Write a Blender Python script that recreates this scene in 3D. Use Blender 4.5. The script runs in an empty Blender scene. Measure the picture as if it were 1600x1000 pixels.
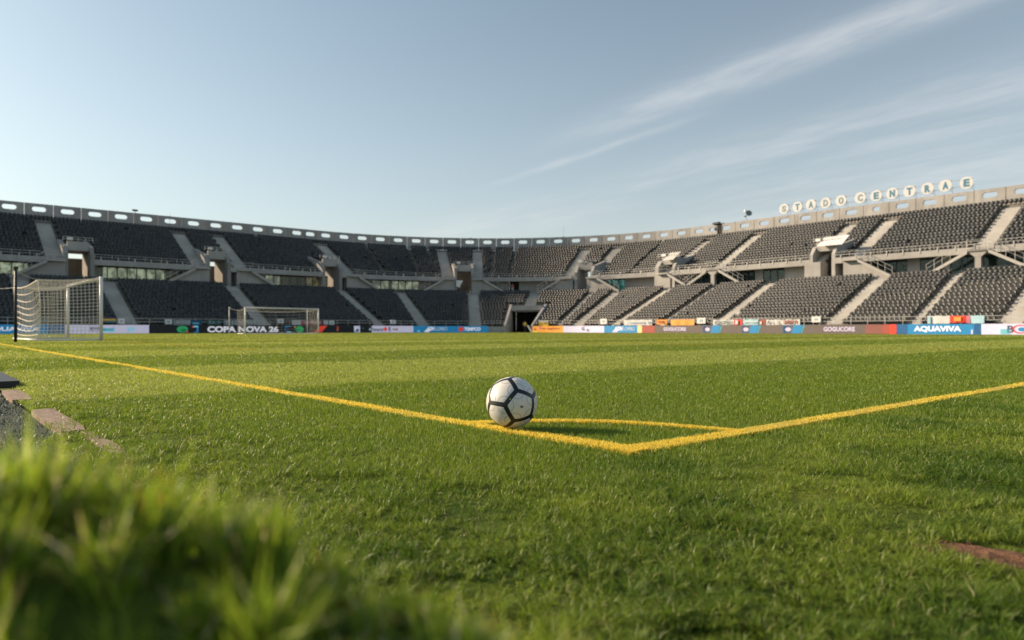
import bpy, bmesh, math, random
import numpy as np
from mathutils import Vector, Matrix

random.seed(7)
rng = np.random.default_rng(11)
sc = bpy.context.scene
COL = sc.collection
PI = math.pi

# ------------------------------------------------------------------ frame of the place
# camera at the origin looking along +Y; u runs along the far left stand, v along the left pitch line
MX, MY = 0.7638, 0.6455
FPX, HOR, CAMH = 1107.0, 514.5, 0.43
VL, UR, RC = 80.0, 66.0, 18.0          # front of the left stand, of the right stand, corner radius
S1 = UR - RC
S2 = S1 + RC * PI / 2

def uv(u, v, z=0.0):
    return Vector((MX * u - MY * v, MY * u + MX * v, z))

def W(s, o, z):
    """point at arc length s along the bowl, o metres behind its front line, height z"""
    s = np.asarray(s, float); o = np.asarray(o, float); z = np.asarray(z, float)
    s, o, z = np.broadcast_arrays(s, o, z)
    th = np.clip((s - S1) / RC, 0, PI / 2)
    left = np.minimum(s - S1, 0.0); right = np.maximum(s - S2, 0.0)
    u = S1 + (RC + o) * np.sin(th) + left
    v = (VL - RC) + (RC + o) * np.cos(th) - right
    return np.stack([MX * u - MY * v, MY * u + MX * v, z], -1)

def frame(s):
    th = min(max((s - S1) / RC, 0), PI / 2)
    nu, nv = math.sin(th), math.cos(th)
    out = Vector((MX * nu - MY * nv, MY * nu + MX * nv, 0))
    t = Vector((0, 0, 1)).cross(out) * -1      # left to right as seen from the pitch
    return t, out

def scale_at(s, o):
    return (RC + o) / RC if S1 < s < S2 else 1.0

def s_of(px, o):
    lo, hi = -40.0, 170.0
    for _ in range(60):
        m = (lo + hi) / 2
        p = W(m, o, 0)
        q = 800 + FPX * p[0] / max(p[1], 0.5)
        if q < px: lo = m
        else: hi = m
    return (lo + hi) / 2

def z_of(px, y, o):
    p = W(s_of(px, o), o, 0)
    return CAMH + (HOR - y) / FPX * p[1]

# ------------------------------------------------------------------ materials
def newmat(name):
    m = bpy.data.materials.new(name); m.use_nodes = True
    nt = m.node_tree; nt.nodes.clear()
    out = nt.nodes.new('ShaderNodeOutputMaterial')
    return m, nt, out

def N(nt, t, **kw):
    n = nt.nodes.new(t)
    for k, v in kw.items(): setattr(n, k, v)
    return n

def mathn(nt, op, a, b=None, c=None, clamp=False):
    n = nt.nodes.new('ShaderNodeMath'); n.operation = op; n.use_clamp = clamp
    for i, x in enumerate((a, b, c)):
        if x is None: continue
        if isinstance(x, (int, float)): n.inputs[i].default_value = x
        else: nt.links.new(x, n.inputs[i])
    return n.outputs[0]

def mixc(nt, f, a, b, blend='MIX'):
    n = nt.nodes.new('ShaderNodeMix'); n.data_type = 'RGBA'; n.blend_type = blend
    if isinstance(f, (int, float)): n.inputs[0].default_value = f
    else: nt.links.new(f, n.inputs[0])
    for i, x in ((6, a), (7, b)):
        if isinstance(x, tuple): n.inputs[i].default_value = (*x, 1)
        else: nt.links.new(x, n.inputs[i])
    return n.outputs[2]

def ramp(nt, f, lo, hi):
    n = nt.nodes.new('ShaderNodeMapRange'); n.clamp = True; n.interpolation_type = 'SMOOTHSTEP'
    nt.links.new(f, n.inputs[0]); n.inputs[1].default_value = lo; n.inputs[2].default_value = hi
    return n.outputs[0]

def noise(nt, vec, scale, detail=4, rough=0.55):
    n = nt.nodes.new('ShaderNodeTexNoise'); n.inputs['Scale'].default_value = scale
    n.inputs['Detail'].default_value = detail; n.inputs['Roughness'].default_value = rough
    if vec is not None: nt.links.new(vec, n.inputs['Vector'])
    return n.outputs['Fac']

def plain(name, col, rough=0.5, var=0.18, scale=3.0, metal=0.0, bump=0.0, spec=0.5):
    m, nt, out = newmat(name)
    b = N(nt, 'ShaderNodeBsdfPrincipled'); nt.links.new(b.outputs[0], out.inputs[0])
    pos = N(nt, 'ShaderNodeNewGeometry').outputs['Position']
    f = noise(nt, pos, scale, 5, 0.6)
    f2 = noise(nt, pos, scale * 9, 3, 0.6)
    f = mathn(nt, 'ADD', mathn(nt, 'MULTIPLY', f, 0.65), mathn(nt, 'MULTIPLY', f2, 0.35))
    f = ramp(nt, f, 0.3, 0.7)
    d = tuple(c * (1 - var) for c in col); l = tuple(min(1, c * (1 + var)) for c in col)
    nt.links.new(mixc(nt, f, d, l), b.inputs['Base Color'])
    b.inputs['Roughness'].default_value = rough; b.inputs['Metallic'].default_value = metal
    b.inputs['Specular IOR Level'].default_value = spec
    if bump:
        bp = N(nt, 'ShaderNodeBump'); bp.inputs['Strength'].default_value = bump
        bp.inputs['Distance'].default_value = 0.01
        nt.links.new(f2, bp.inputs['Height']); nt.links.new(bp.outputs[0], b.inputs['Normal'])
    return m

def concrete(name, col, streak=0.25):
    m, nt, out = newmat(name)
    b = N(nt, 'ShaderNodeBsdfPrincipled'); nt.links.new(b.outputs[0], out.inputs[0])
    pos = N(nt, 'ShaderNodeNewGeometry').outputs['Position']
    mp = N(nt, 'ShaderNodeMapping'); mp.inputs['Scale'].default_value = (1.2, 1.2, 0.18)
    nt.links.new(pos, mp.inputs[0])
    st = ramp(nt, noise(nt, mp.outputs[0], 1.4, 6, 0.65), 0.42, 0.72)
    bl = ramp(nt, noise(nt, pos, 0.35, 5, 0.6), 0.3, 0.7)
    c = mixc(nt, bl, tuple(x * 0.86 for x in col), tuple(x * 1.1 for x in col))
    c = mixc(nt, mathn(nt, 'MULTIPLY', st, streak), c, tuple(x * 0.45 for x in col))
    nt.links.new(c, b.inputs['Base Color']); b.inputs['Roughness'].default_value = 0.85
    b.inputs['Specular IOR Level'].default_value = 0.25
    return m

def glassmat(name, tint, keep=0.7):
    m, nt, out = newmat(name)
    tr = N(nt, 'ShaderNodeBsdfTransparent'); gp = N(nt, 'ShaderNodeNewGeometry').outputs['Position']; nt.links.new(mixc(nt, ramp(nt, noise(nt, gp, 0.9, 4, 0.7), 0.38, 0.62), tuple(t * 0.55 for t in tint), tuple(min(1, t * 1.15) for t in tint)), tr.inputs[0])
    gl = N(nt, 'ShaderNodeBsdfGlossy'); gl.inputs['Roughness'].default_value = 0.03
    df = N(nt, 'ShaderNodeBsdfDiffuse'); df.inputs[0].default_value = (0.10, 0.16, 0.15, 1)
    fr = N(nt, 'ShaderNodeFresnel'); fr.inputs[0].default_value = 1.5
    a = N(nt, 'ShaderNodeMixShader'); a.inputs[0].default_value = keep
    nt.links.new(df.outputs[0], a.inputs[1]); nt.links.new(tr.outputs[0], a.inputs[2])
    mx = N(nt, 'ShaderNodeMixShader'); nt.links.new(fr.outputs[0], mx.inputs[0])
    nt.links.new(a.outputs[0], mx.inputs[1]); nt.links.new(gl.outputs[0], mx.inputs[2])
    nt.links.new(mx.outputs[0], out.inputs[0])
    return m

def stripe_fac(nt, pos):
    """mowing bands laid along u; 1 = light band"""
    d = N(nt, 'ShaderNodeVectorMath', operation='DOT_PRODUCT'); nt.links.new(pos, d.inputs[0])
    d.inputs[1].default_value = (-MY, MX, 0)
    wob = mathn(nt, 'MULTIPLY', mathn(nt, 'SUBTRACT', noise(nt, pos, 0.6, 3), 0.5), 0.8)
    v = mathn(nt, 'ADD', d.outputs['Value'], wob)
    w = mathn(nt, 'SINE', mathn(nt, 'MULTIPLY', mathn(nt, 'SUBTRACT', v, 5.0), 2 * PI / 7.3))
    return ramp(nt, w, -0.14, 0.14), d.outputs['Value']

def grass_colour(nt, pos, rnd=None, k=1.0):
    st, vv = stripe_fac(nt, pos)
    dark = (0.185 * k, 0.275 * k, 0.032 * k); light = (0.42 * k, 0.475 * k, 0.12 * k)
    c = mixc(nt, st, dark, light)
    # farther turf is drier
    far = ramp(nt, vv, 3.0, 26.0)
    c = mixc(nt, mathn(nt, 'MULTIPLY', far, 0.40), c, (0.42 * k, 0.42 * k, 0.068 * k))
    patch = ramp(nt, noise(nt, pos, 1.7, 5, 0.65), 0.35, 0.7)
    c = mixc(nt, mathn(nt, 'MULTIPLY', patch, 0.35), c, (0.33 * k, 0.37 * k, 0.045 * k))
    # the unmown margin outside the right line is a deeper green
    marg = mathn(nt, 'SUBTRACT', 1.0, ramp(nt, vv, 1.25, 1.95))
    c = mixc(nt, mathn(nt, 'MULTIPLY', marg, 0.92), c, mixc(nt, patch, (0.075 * k, 0.160 * k, 0.016 * k), (0.31 * k, 0.39 * k, 0.050 * k)))
    if rnd is not None:
        c = mixc(nt, mathn(nt, 'MULTIPLY', rnd, 0.5), c, (0.13 * k, 0.215 * k, 0.02 * k))
        dry = ramp(nt, rnd, 0.935, 0.95)
        c = mixc(nt, mathn(nt, 'MULTIPLY', dry, 0.8), c, (0.46, 0.41, 0.20))
    return c

def blade_mat(name, kind='grass'):
    m, nt, out = newmat(name)
    pos = N(nt, 'ShaderNodeNewGeometry').outputs['Position']
    at = N(nt, 'ShaderNodeAttribute', attribute_name='rnd').outputs['Fac']
    if kind == 'grass': c = grass_colour(nt, pos, at, 1.0)
    elif kind == 'paint':
        c = mixc(nt, at, (0.86, 0.63, 0.07), (0.92, 0.80, 0.22))
        c = mixc(nt, ramp(nt, at, 0.90, 0.91), c, (0.22, 0.24, 0.02))
        wear = ramp(nt, noise(nt, pos, 30, 4, 0.6), 0.56, 0.70)
        c = mixc(nt, mathn(nt, 'MULTIPLY', wear, 0.6), c, (0.50, 0.38, 0.06))
    elif kind == 'faint':
        c = mixc(nt, at, (0.42, 0.32, 0.03), (0.50, 0.40, 0.06))
    else:
        c = mixc(nt, at, (0.12, 0.22, 0.022), (0.40, 0.50, 0.06))
        c = mixc(nt, ramp(nt, at, 0.86, 0.88), c, (0.55, 0.46, 0.25))
        c = mixc(nt, ramp(nt, at, 0.955, 0.96), c, (0.80, 0.74, 0.58))  # near-white share of blades: pale seeds painted in as glints
        c = mixc(nt, ramp(nt, at, 0.99, 0.992), c, (0.40, 0.15, 0.04))
    b = N(nt, 'ShaderNodeBsdfPrincipled'); nt.links.new(c, b.inputs['Base Color'])
    b.inputs['Roughness'].default_value = 0.40; b.inputs['Specular IOR Level'].default_value = 0.34
    t = N(nt, 'ShaderNodeBsdfTranslucent')
    nt.links.new(mixc(nt, 1.0, c, (1.0, 1.0, 0.75), 'MULTIPLY'), t.inputs[0])
    mx = N(nt, 'ShaderNodeMixShader'); mx.inputs[0].default_value = 0.62 if kind == 'tall' else 0.48
    nt.links.new(b.outputs[0], mx.inputs[1]); nt.links.new(t.outputs[0], mx.inputs[2])
    nt.links.new(mx.outputs[0], out.inputs[0])
    return m

def soil_mat():
    m, nt, out = newmat('turf_base')
    pos = N(nt, 'ShaderNodeNewGeometry').outputs['Position']
    c = grass_colour(nt, pos, None, 0.5)
    f = ramp(nt, noise(nt, pos, 34, 5, 0.7), 0.35, 0.65)
    c = mixc(nt, mathn(nt, 'MULTIPLY', f, 0.6), c, (0.035, 0.055, 0.010))
    b = N(nt, 'ShaderNodeBsdfPrincipled'); nt.links.new(c, b.inputs['Base Color'])
    b.inputs['Roughness'].default_value = 0.9; b.inputs['Specular IOR Level'].default_value = 0.1
    bp = N(nt, 'ShaderNodeBump'); bp.inputs['Strength'].default_value = 0.8; bp.inputs['Distance'].default_value = 0.03
    nt.links.new(noise(nt, pos, 25, 6, 0.7), bp.inputs['Height']); nt.links.new(bp.outputs[0], b.inputs['Normal'])
    nt.links.new(b.outputs[0], out.inputs[0])
    return m

M = {}
M['turf'] = soil_mat()
M['blade'] = blade_mat('grass_blade')
M['paint'] = blade_mat('painted_blade', 'paint')
M['faint'] = blade_mat('worn_painted_blade', 'faint')
M['tall'] = blade_mat('tall_grass_blade', 'tall')
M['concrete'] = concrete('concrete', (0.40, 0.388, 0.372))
M['stair'] = concrete('stair_concrete', (0.45, 0.436, 0.41), 0.18)
M['panel'] = concrete('parapet_concrete', (0.40, 0.386, 0.368), 0.45)
M['terrace'] = concrete('terrace_concrete', (0.20, 0.19, 0.175), 0.35)
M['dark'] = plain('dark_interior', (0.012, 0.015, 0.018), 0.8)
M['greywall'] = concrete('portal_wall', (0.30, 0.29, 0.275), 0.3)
M['white'] = plain('white_paint', (0.78, 0.77, 0.74), 0.4, 0.06)
M['offwhite'] = plain('aged_white', (0.60, 0.58, 0.54), 0.5, 0.1)
M['net'] = plain('net_cord', (0.80, 0.72, 0.62), 0.8, 0.05)
M['metal'] = plain('galvanised_metal', (0.45, 0.44, 0.42), 0.45, 0.15, metal=0.3)
M['darkmetal'] = plain('dark_metal', (0.035, 0.038, 0.04), 0.5)
M['black'] = plain('black_plastic', (0.010, 0.011, 0.013), 0.5, 0.2)
M['boardblack'] = plain('black_board', (0.012, 0.014, 0.017), 0.6, 0.15, spec=0.2)
M['glass'] = glassmat('clear_glass', (0.60, 0.63, 0.55), 0.80)
M['tealglass'] = glassmat('tinted_glass', (0.25, 0.55, 0.55), 0.75)
M['frame'] = plain('window_frame', (0.06, 0.065, 0.065), 0.5)
M['blue'] = plain('blue_board', (0.012, 0.19, 0.40), 0.5, 0.08)
M['deepblue'] = plain('deep_blue_board', (0.012, 0.09, 0.22), 0.5, 0.1)
M['lilac'] = plain('lilac_board', (0.55, 0.52, 0.66), 0.5, 0.05)
M['orange'] = plain('orange_board', (0.86, 0.36, 0.06), 0.5, 0.08)
M['yellow'] = plain('yellow_print', (0.85, 0.58, 0.06), 0.5, 0.08)
M['peach'] = plain('peach_board', (0.86, 0.52, 0.22), 0.5, 0.05)
M['brown'] = plain('brown_board', (0.105, 0.082, 0.072), 0.55, 0.08)
M['redbrown'] = plain('red_brown_board', (0.30, 0.06, 0.04), 0.55, 0.08)
M['redmid'] = plain('rust_board', (0.20, 0.072, 0.055), 0.55, 0.08)
M['red'] = plain('red_print', (0.72, 0.045, 0.025), 0.5, 0.08)
M['pink'] = plain('pink_print', (0.62, 0.18, 0.22), 0.6, 0.1)
M['green'] = plain('green_print', (0.02, 0.30, 0.10), 0.5, 0.1)
M['darkgreen'] = plain('dark_green_print', (0.012, 0.13, 0.07), 0.5, 0.1)
M['cyan'] = plain('cyan_print', (0.18, 0.55, 0.70), 0.5, 0.08)
M['teal'] = plain('teal_print', (0.03, 0.26, 0.32), 0.5, 0.1)
M['letterwhite'] = plain('white_lettering', (0.76, 0.74, 0.80), 0.5, 0.04)
M['lilacletter'] = plain('lilac_lettering', (0.50, 0.44, 0.58), 0.5, 0.05)
M['greyletter'] = plain('grey_lettering', (0.33, 0.42, 0.52), 0.5, 0.05)
M['darkletter'] = plain('dark_lettering', (0.05, 0.06, 0.10), 0.5, 0.05)
M['cloth'] = plain('pale_cloth', (0.66, 0.66, 0.64), 0.8, 0.08)
M['bluecloth'] = plain('pale_blue_cloth', (0.40, 0.62, 0.70), 0.8, 0.08)
M['greycloth'] = plain('grey_cloth', (0.30, 0.34, 0.36), 0.8, 0.1)
M['brick'] = plain('pink_paver', (0.30, 0.215, 0.165), 0.9, 0.28, 22, bump=0.7)
M['dirt'] = plain('red_earth', (0.165, 0.085, 0.05), 0.95, 0.6, 40, bump=0.9)
M['synth'] = plain('grey_green_turf', (0.045, 0.070, 0.050), 0.9, 0.45, 60, bump=1.0)
M['skin'] = plain('skin', (0.42, 0.25, 0.18), 0.6)
M['rope'] = plain('rope', (0.55, 0.53, 0.50), 0.8)
M['copper'] = plain('steel_shed_ground', (0.22, 0.21, 0.20), 0.9, 0.2, 0.5)

def seat_mat():
    m, nt, out = newmat('seat_plastic')
    b = N(nt, 'ShaderNodeBsdfPrincipled'); nt.links.new(b.outputs[0], out.inputs[0])
    pos = N(nt, 'ShaderNodeNewGeometry').outputs['Position']
    f = ramp(nt, noise(nt, pos, 2.6, 3, 0.6), 0.3, 0.72)
    g = ramp(nt, noise(nt, pos, 0.12, 4, 0.6), 0.35, 0.68)
    c = mixc(nt, f, (0.013, 0.018, 0.022), (0.082, 0.085, 0.086))
    c = mixc(nt, mathn(nt, 'MULTIPLY', g, 0.35), c, (0.095, 0.096, 0.094))
    nt.links.new(c, b.inputs['Base Color']); b.inputs['Roughness'].default_value = 0.42
    b.inputs['Specular IOR Level'].default_value = 0.36
    return m
M['seat'] = seat_mat()

# ------------------------------------------------------------------ object helpers
def tag(o, label=None, cat=None, group=None, kind=None):
    if label: o['label'] = label
    if cat: o['category'] = cat
    if group: o['group'] = group
    if kind: o['kind'] = kind
    return o

def empty(name, loc=(0, 0, 0), rotz=0.0, parent=None):
    o = bpy.data.objects.new(name, None); COL.objects.link(o)
    o.location = loc; o.rotation_euler = (0, 0, rotz); o.empty_display_size = 0.2
    if parent: o.parent = parent
    return o

def origin_of(o):
    v = Vector((0, 0, 0))
    while o is not None:
        v = v + Vector(o.location); o = o.parent
    return v

def link(name, me, mat, parent=None, smooth=False):
    o = bpy.data.objects.new(name, me); COL.objects.link(o)
    if mat is not None and not me.materials:
        me.materials.append(mat)
    if smooth:
        me.polygons.foreach_set('use_smooth', [True] * len(me.polygons))
    if parent: o.parent = parent
    return o

class MB:
    def __init__(s): s.v = []; s.f = []
    def add(s, vs, fs):
        b = len(s.v); s.v += [tuple(float(c) for c in p) for p in vs]; s.f += [tuple(b + i for i in f) for f in fs]
    def hexa(s, p):       # 8 points: bottom 4 ccw, top 4
        s.add(p, [(3, 2, 1, 0), (4, 5, 6, 7), (0, 1, 5, 4), (1, 2, 6, 5), (2, 3, 7, 6), (3, 0, 4, 7)])
    def box(s, x0, x1, y0, y1, z0, z1):
        s.hexa([(x0, y0, z0), (x1, y0, z0), (x1, y1, z0), (x0, y1, z0), (x0, y0, z1), (x1, y0, z1), (x1, y1, z1), (x0, y1, z1)])
    def sbox(s, s0, s1, o0, o1, z0, z1):
        """box laid along the bowl"""
        if s1 < s0: s0, s1 = s1, s0
        for a, b in spans(s0, s1):
            P = [W(a, o0, z0), W(b, o0, z0), W(b, o1, z0), W(a, o1, z0), W(a, o0, z1), W(b, o0, z1), W(b, o1, z1), W(a, o1, z1)]
            s.hexa(P)
    def prism(s, s0, s1, prof):
        """profile [(o,z)...] extruded between s0 and s1"""
        n = len(prof)
        A = [W(s0, o, z) for o, z in prof]; B = [W(s1, o, z) for o, z in prof]
        fs = [(i, (i + 1) % n, n + (i + 1) % n, n + i) for i in range(n)]
        fs += [tuple(range(n))[::-1], tuple(range(n, 2 * n))]
        s.add(A + B, fs)
    def sweep(s, prof, s0, s1):
        ss = [s0] + [b for a, b in spans(s0, s1)]
        k = len(prof)
        o = np.array([p[0] for p in prof]); z = np.array([p[1] for p in prof])
        vs = []
        for a in ss: vs += list(W(a, o, z))
        fs = []
        for i in range(len(ss) - 1):
            for j in range(k - 1):
                a = i * k + j
                fs.append((a, a + k, a + k + 1, a + 1))
        s.add(vs, fs)
    def tube(s, pts, r, n=6, cap=True):
        pts = [Vector(p) for p in pts]; rings = []
        for i, p in enumerate(pts):
            d = (pts[min(i + 1, len(pts) - 1)] - pts[max(i - 1, 0)]).normalized()
            a = d.cross(Vector((0, 0, 1)))
            if a.length < 1e-3: a = d.cross(Vector((1, 0, 0)))
            a.normalize(); b = d.cross(a)
            rr = r[i] if isinstance(r, (list, tuple)) else r
            rings.append([p + (a * math.cos(2 * PI * k / n) + b * math.sin(2 * PI * k / n)) * rr for k in range(n)])
        vs = [q for R in rings for q in R]; fs = []
        for i in range(len(rings) - 1):
            for k in range(n):
                fs.append((i * n + k, i * n + (k + 1) % n, (i + 1) * n + (k + 1) % n, (i + 1) * n + k))
        if cap:
            fs.append(tuple(range(n))[::-1]); fs.append(tuple((len(rings) - 1) * n + k for k in range(n)))
        s.add(vs, fs)
    def build(s, name, mat, parent=None, smooth=False, local=True):
        me = bpy.data.meshes.new(name)
        off = origin_of(parent) if (parent is not None and local) else Vector((0, 0, 0))
        me.from_pydata([(v[0] - off.x, v[1] - off.y, v[2] - off.z) for v in s.v], [], s.f)
        me.validate(); me.update()
        bm = bmesh.new(); bm.from_mesh(me); bmesh.ops.recalc_face_normals(bm, faces=bm.faces); bm.to_mesh(me); bm.free()
        return link(name, me, mat, parent, smooth)

def spans(s0, s1):
    cuts = [s0]
    for c in (S1, S2):
        if s0 < c < s1: cuts.append(c)
    cuts.append(s1); out = []
    for a, b in zip(cuts, cuts[1:]):
        if a >= S1 - 1e-6 and b <= S2 + 1e-6:
            n = max(1, int(math.ceil((b - a) / 0.75)))
        else: n = 1
        for i in range(n): out.append((a + (b - a) * i / n, a + (b - a) * (i + 1) / n))
    return out

def np_mesh(name, verts, quads=None, tris=None, attr=None):
    me = bpy.data.meshes.new(name)
    verts = np.asarray(verts, np.float32)
    nq = 0 if quads is None else len(quads); ntr = 0 if tris is None else len(tris)
    me.vertices.add(len(verts)); me.vertices.foreach_set('co', verts.ravel())
    idx = []
    if nq: idx.append(np.asarray(quads, np.int32).ravel())
    if ntr: idx.append(np.asarray(tris, np.int32).ravel())
    idx = np.concatenate(idx)
    me.loops.add(len(idx)); me.loops.foreach_set('vertex_index', idx)
    st = np.concatenate([np.arange(nq) * 4, nq * 4 + np.arange(ntr) * 3]).astype(np.int32)
    me.polygons.add(nq + ntr); me.polygons.foreach_set('loop_start', st)
    me.update(calc_edges=True)
    if attr is not None:
        a = me.attributes.new('rnd', 'FLOAT', 'POINT'); a.data.foreach_set('value', np.asarray(attr, np.float32))
    return me

TEXTS = {}
def text_mesh(body, offset=0.02):
    key = (body, offset)
    if key in TEXTS: return TEXTS[key]
    cu = bpy.data.curves.new('lettering', 'FONT'); cu.body = body; cu.offset = offset; cu.extrude = 0.5
    cu.resolution_u = 4
    ob = bpy.data.objects.new('lettering', cu); COL.objects.link(ob)
    dg = bpy.context.evaluated_depsgraph_get(); dg.update()
    me = bpy.data.meshes.new_from_object(ob.evaluated_get(dg))
    bpy.data.objects.remove(ob); bpy.data.curves.remove(cu)
    co = np.empty(len(me.vertices) * 3, np.float32); me.vertices.foreach_get('co', co); co = co.reshape(-1, 3)
    mn, mx = co.min(0), co.max(0)
    co = (co - mn) / np.maximum(mx - mn, 1e-6)
    fs = [tuple(p.vertices) for p in me.polygons]
    bpy.data.meshes.remove(me)
    TEXTS[key] = (co, fs)
    return TEXTS[key]

def put_text(body, s0, s1, o, z0, z1, mat, parent, offset=0.02, name='lettering', thick=0.02, slant=0.0):
    co, fs = text_mesh(body, offset)
    s = s0 + (s1 - s0) * (co[:, 0] + slant * co[:, 1])
    P = W(s, o - co[:, 2] * thick, z0 + (z1 - z0) * co[:, 1])
    mb = MB(); mb.add(list(P), fs)
    return mb.build(name, mat, parent)

def put_poly(pts, o, mat, parent, name='emblem', thick=0.02):
    """flat printed shape; pts are (s, z) counter-clockwise"""
    n = len(pts)
    A = [W(a, o, z) for a, z in pts]; B = [W(a, o - thick, z) for a, z in pts]
    fs = [(i, (i + 1) % n, n + (i + 1) % n, n + i) for i in range(n)] + [tuple(range(n)), tuple(range(n, 2 * n))[::-1]]
    mb = MB(); mb.add(A + B, fs)
    return mb.build(name, mat, parent)

def disc_pts(s, z, rs, rz, n=20, a0=0, a1=2 * PI):
    return [(s + rs * math.cos(a0 + (a1 - a0) * k / n), z + rz * math.sin(a0 + (a1 - a0) * k / n)) for k in range(n)]

# ------------------------------------------------------------------ bowl numbers
SL, SR = -16.0, 140.0
NLOW, DLOW, HLOW, OLOW, ZLOW = 16, 0.75, 0.333, 1.5, 0.70
NUP, DUP, HUP, OUP, ZUP = 15, 0.75, 0.40, 14.2, 8.20
OTOP = OUP + NUP * DUP                     # 25.45
ZTOP = ZUP + (NUP - 1) * HUP               # 13.8
RIM = 16.1
def mids(top, bot, ot, ob): return 0.5 * (s_of(top, ot) + s_of(bot, ob))
UA = dict(A=(60, 92), B=(280, 308), C=(341, 374), D=(505, 542), E=(688, 701), F=(742.5, 749.5), G=(914.5, 891),
          H=(964, 932), I=(1089, 1057), J=(1186, 1125), K=(1327, 1286), L=(1390, 1342), Mm=(1588, 1532))
UA = {k: mids(a, b, OTOP - 0.7, OUP) for k, (a, b) in UA.items()}
UA['Z'] = UA['A'] - 16.5
UA['N'] = UA['Mm'] + 12.0
LA = [(22, 60), (167, 203), (363, 413), (531, 595), (607, 676), (731, 749), (980, 891), (1045, 961), (1198, 1127), (1373, 1303)]
LA = [mids(a, b, 12.75, 1.5) for a, b in LA]
LA += [s_of(836, 12.75), s_of(1577, 1.5), s_of(1577, 1.5) + 13.0, LA[0] - 11]
TUN = s_of(818, 4.0)                        # players' tunnel
NARROW_L = [mids(1108, 1041, 12.75, 1.5), mids(1493, 1434, 12.75, 1.5), s_of(905, 8)]
NARROW_U = [mids(566, 608, OTOP, OUP), mids(640, 656, OTOP, OUP), mids(668, 682, OTOP, OUP), mids(767, 771, OTOP, OUP), mids(803, 799, OTOP, OUP), mids(1029, 990, OTOP, OUP)]
PORT = [s_of(123, 14), s_of(340, 14), s_of(517, 14), s_of(725, 14), s_of(914, 14), s_of(1044, 14), s_of(1288, 14)]
AW = 0.80                                   # half width of an aisle
PW = 1.5                                    # half width of a portal
def hw(w, s, o): return w / scale_at(s, o)
SPLIT = TUN + 1.95 + 0.5

# ------------------------------------------------------------------ setting: ground
def sheet(name, pts, z, mat):
    me = bpy.data.meshes.new(name)
    me.from_pydata([(p.x, p.y, z) for p in pts], [], [tuple(range(len(pts)))]); me.update()
    o = link(name, me, mat); tag(o, kind='structure'); return o
sheet('ground', [uv(-700, -700), uv(900, -700), uv(900, 900), uv(-700, 900)], -0.06, M['copper'])
# the mown pitch reaches the boards; a strip of grey-green synthetic turf lies outside the left edging
sheet('pitch', [uv(0.47, -30), uv(90, -30), uv(90, 86), uv(0.47, 86)], 0.0, M['turf'])
sheet('margin_turf', [uv(-60, 2.2), uv(0.466, 2.2), uv(0.466, 86), uv(-60, 86)], -0.012, M['synth'])

def mound(x, y):
    xx = np.maximum(-(x + 0.34), 0) * 0.35 + np.maximum(x + 0.34, 0)
    return 0.328 * np.exp(-(xx ** 2) / (2 * 0.40 ** 2) - ((y - 0.38) ** 2) / (2 * 0.15 ** 2) - np.maximum(x - 0.06, 0) ** 2 / (2 * 0.09 ** 2))
def undul(x, y):
    return 0.006 * np.sin(x * 5.1 + 1.3 * np.sin(y * 3.7)) + 0.006 * np.sin(y * 7.3 + 2.0 * np.sin(x * 2.9))
gx = np.linspace(-1.8, 0.5, 70); gy = np.linspace(-0.3, 1.1, 64)
X, Y = np.meshgrid(gx, gy); Z = mound(X, Y) + 0.001
# flat skirt drops under the pitch at the rim
Z = np.where(Z < 0.012, -0.03, Z)
qi = np.arange(63)[:, None] * 70 + np.arange(69)[None, :]
quads = np.stack([qi, qi + 1, qi + 71, qi + 70], -1).reshape(-1, 4)
o = link('grass_bank', np_mesh('grass_bank', np.stack([X.ravel(), Y.ravel(), Z.ravel()], -1), quads=quads), M['turf'])
tag(o, kind='structure')
o = link('verge', np_mesh('verge', [uv(-60, -30), uv(0.466, -30), uv(0.466, 2.196), uv(-60, 2.196)], quads=[(0, 1, 2, 3)]), M['turf'])
tag(o, kind='structure')

# ------------------------------------------------------------------ grass blades
CU, CV = 1.91, 1.62                          # corner of the painted lines
LW = 0.046                                   # half width of a line
def line_sets(u, v):
    """which painted line a point lies in: 0 none, 1 left line, 2 right line, 3 arc"""
    r = np.zeros(u.shape, int)
    eu, ev = (u - CU) / 0.71, (v - CV) / 0.95
    rad = (np.abs(eu) ** 1.6 + np.abs(ev) ** 1.6) ** (1 / 1.6)
    r[(np.abs(rad - 1) < 0.038) & (u > CU) & (v > CV)] = 3
    r[(np.abs(v - CV) < LW) & (u > CU - LW)] = 2
    r[(np.abs(u - CU) < LW) & (v > CV - LW) & (r == 0)] = 1
    r[(np.abs(u - CU) < LW) & (v > CV - LW) & (r == 3)] = 1
    return r

def blades(x, y, z0, length, width, lean, head, rnd):
    """curved two-segment blades as one mesh; arrays per blade"""
    n = len(x)
    ld = np.stack([np.cos(head), np.sin(head)], -1)             # lean direction
    sd = rng.uniform(0, 2 * PI, n); wd = np.stack([np.cos(sd), np.sin(sd)], -1)
    base = np.stack([x, y, z0], -1)
    mid = base.copy(); tip = base.copy()
    sl = np.sin(lean)
    mid[:, :2] += ld * (length * 0.5 * sl * 0.6)[:, None]; mid[:, 2] += length * 0.5 * np.cos(lean * 0.6)
    tip[:, :2] += ld * (length * sl)[:, None]; tip[:, 2] += length * np.cos(lean)
    hwid = np.zeros((n, 3)); hwid[:, :2] = wd * (width * 0.5)[:, None]
    V = np.stack([base - hwid, base + hwid, mid + hwid * 0.8, mid - hwid * 0.8, tip], 1).reshape(-1, 3)
    b = np.arange(n)[:, None] * 5
    return V, b + np.array([[0, 1, 2, 3]]), b + np.array([[3, 2, 4]]), np.repeat(rnd, 5)

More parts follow.
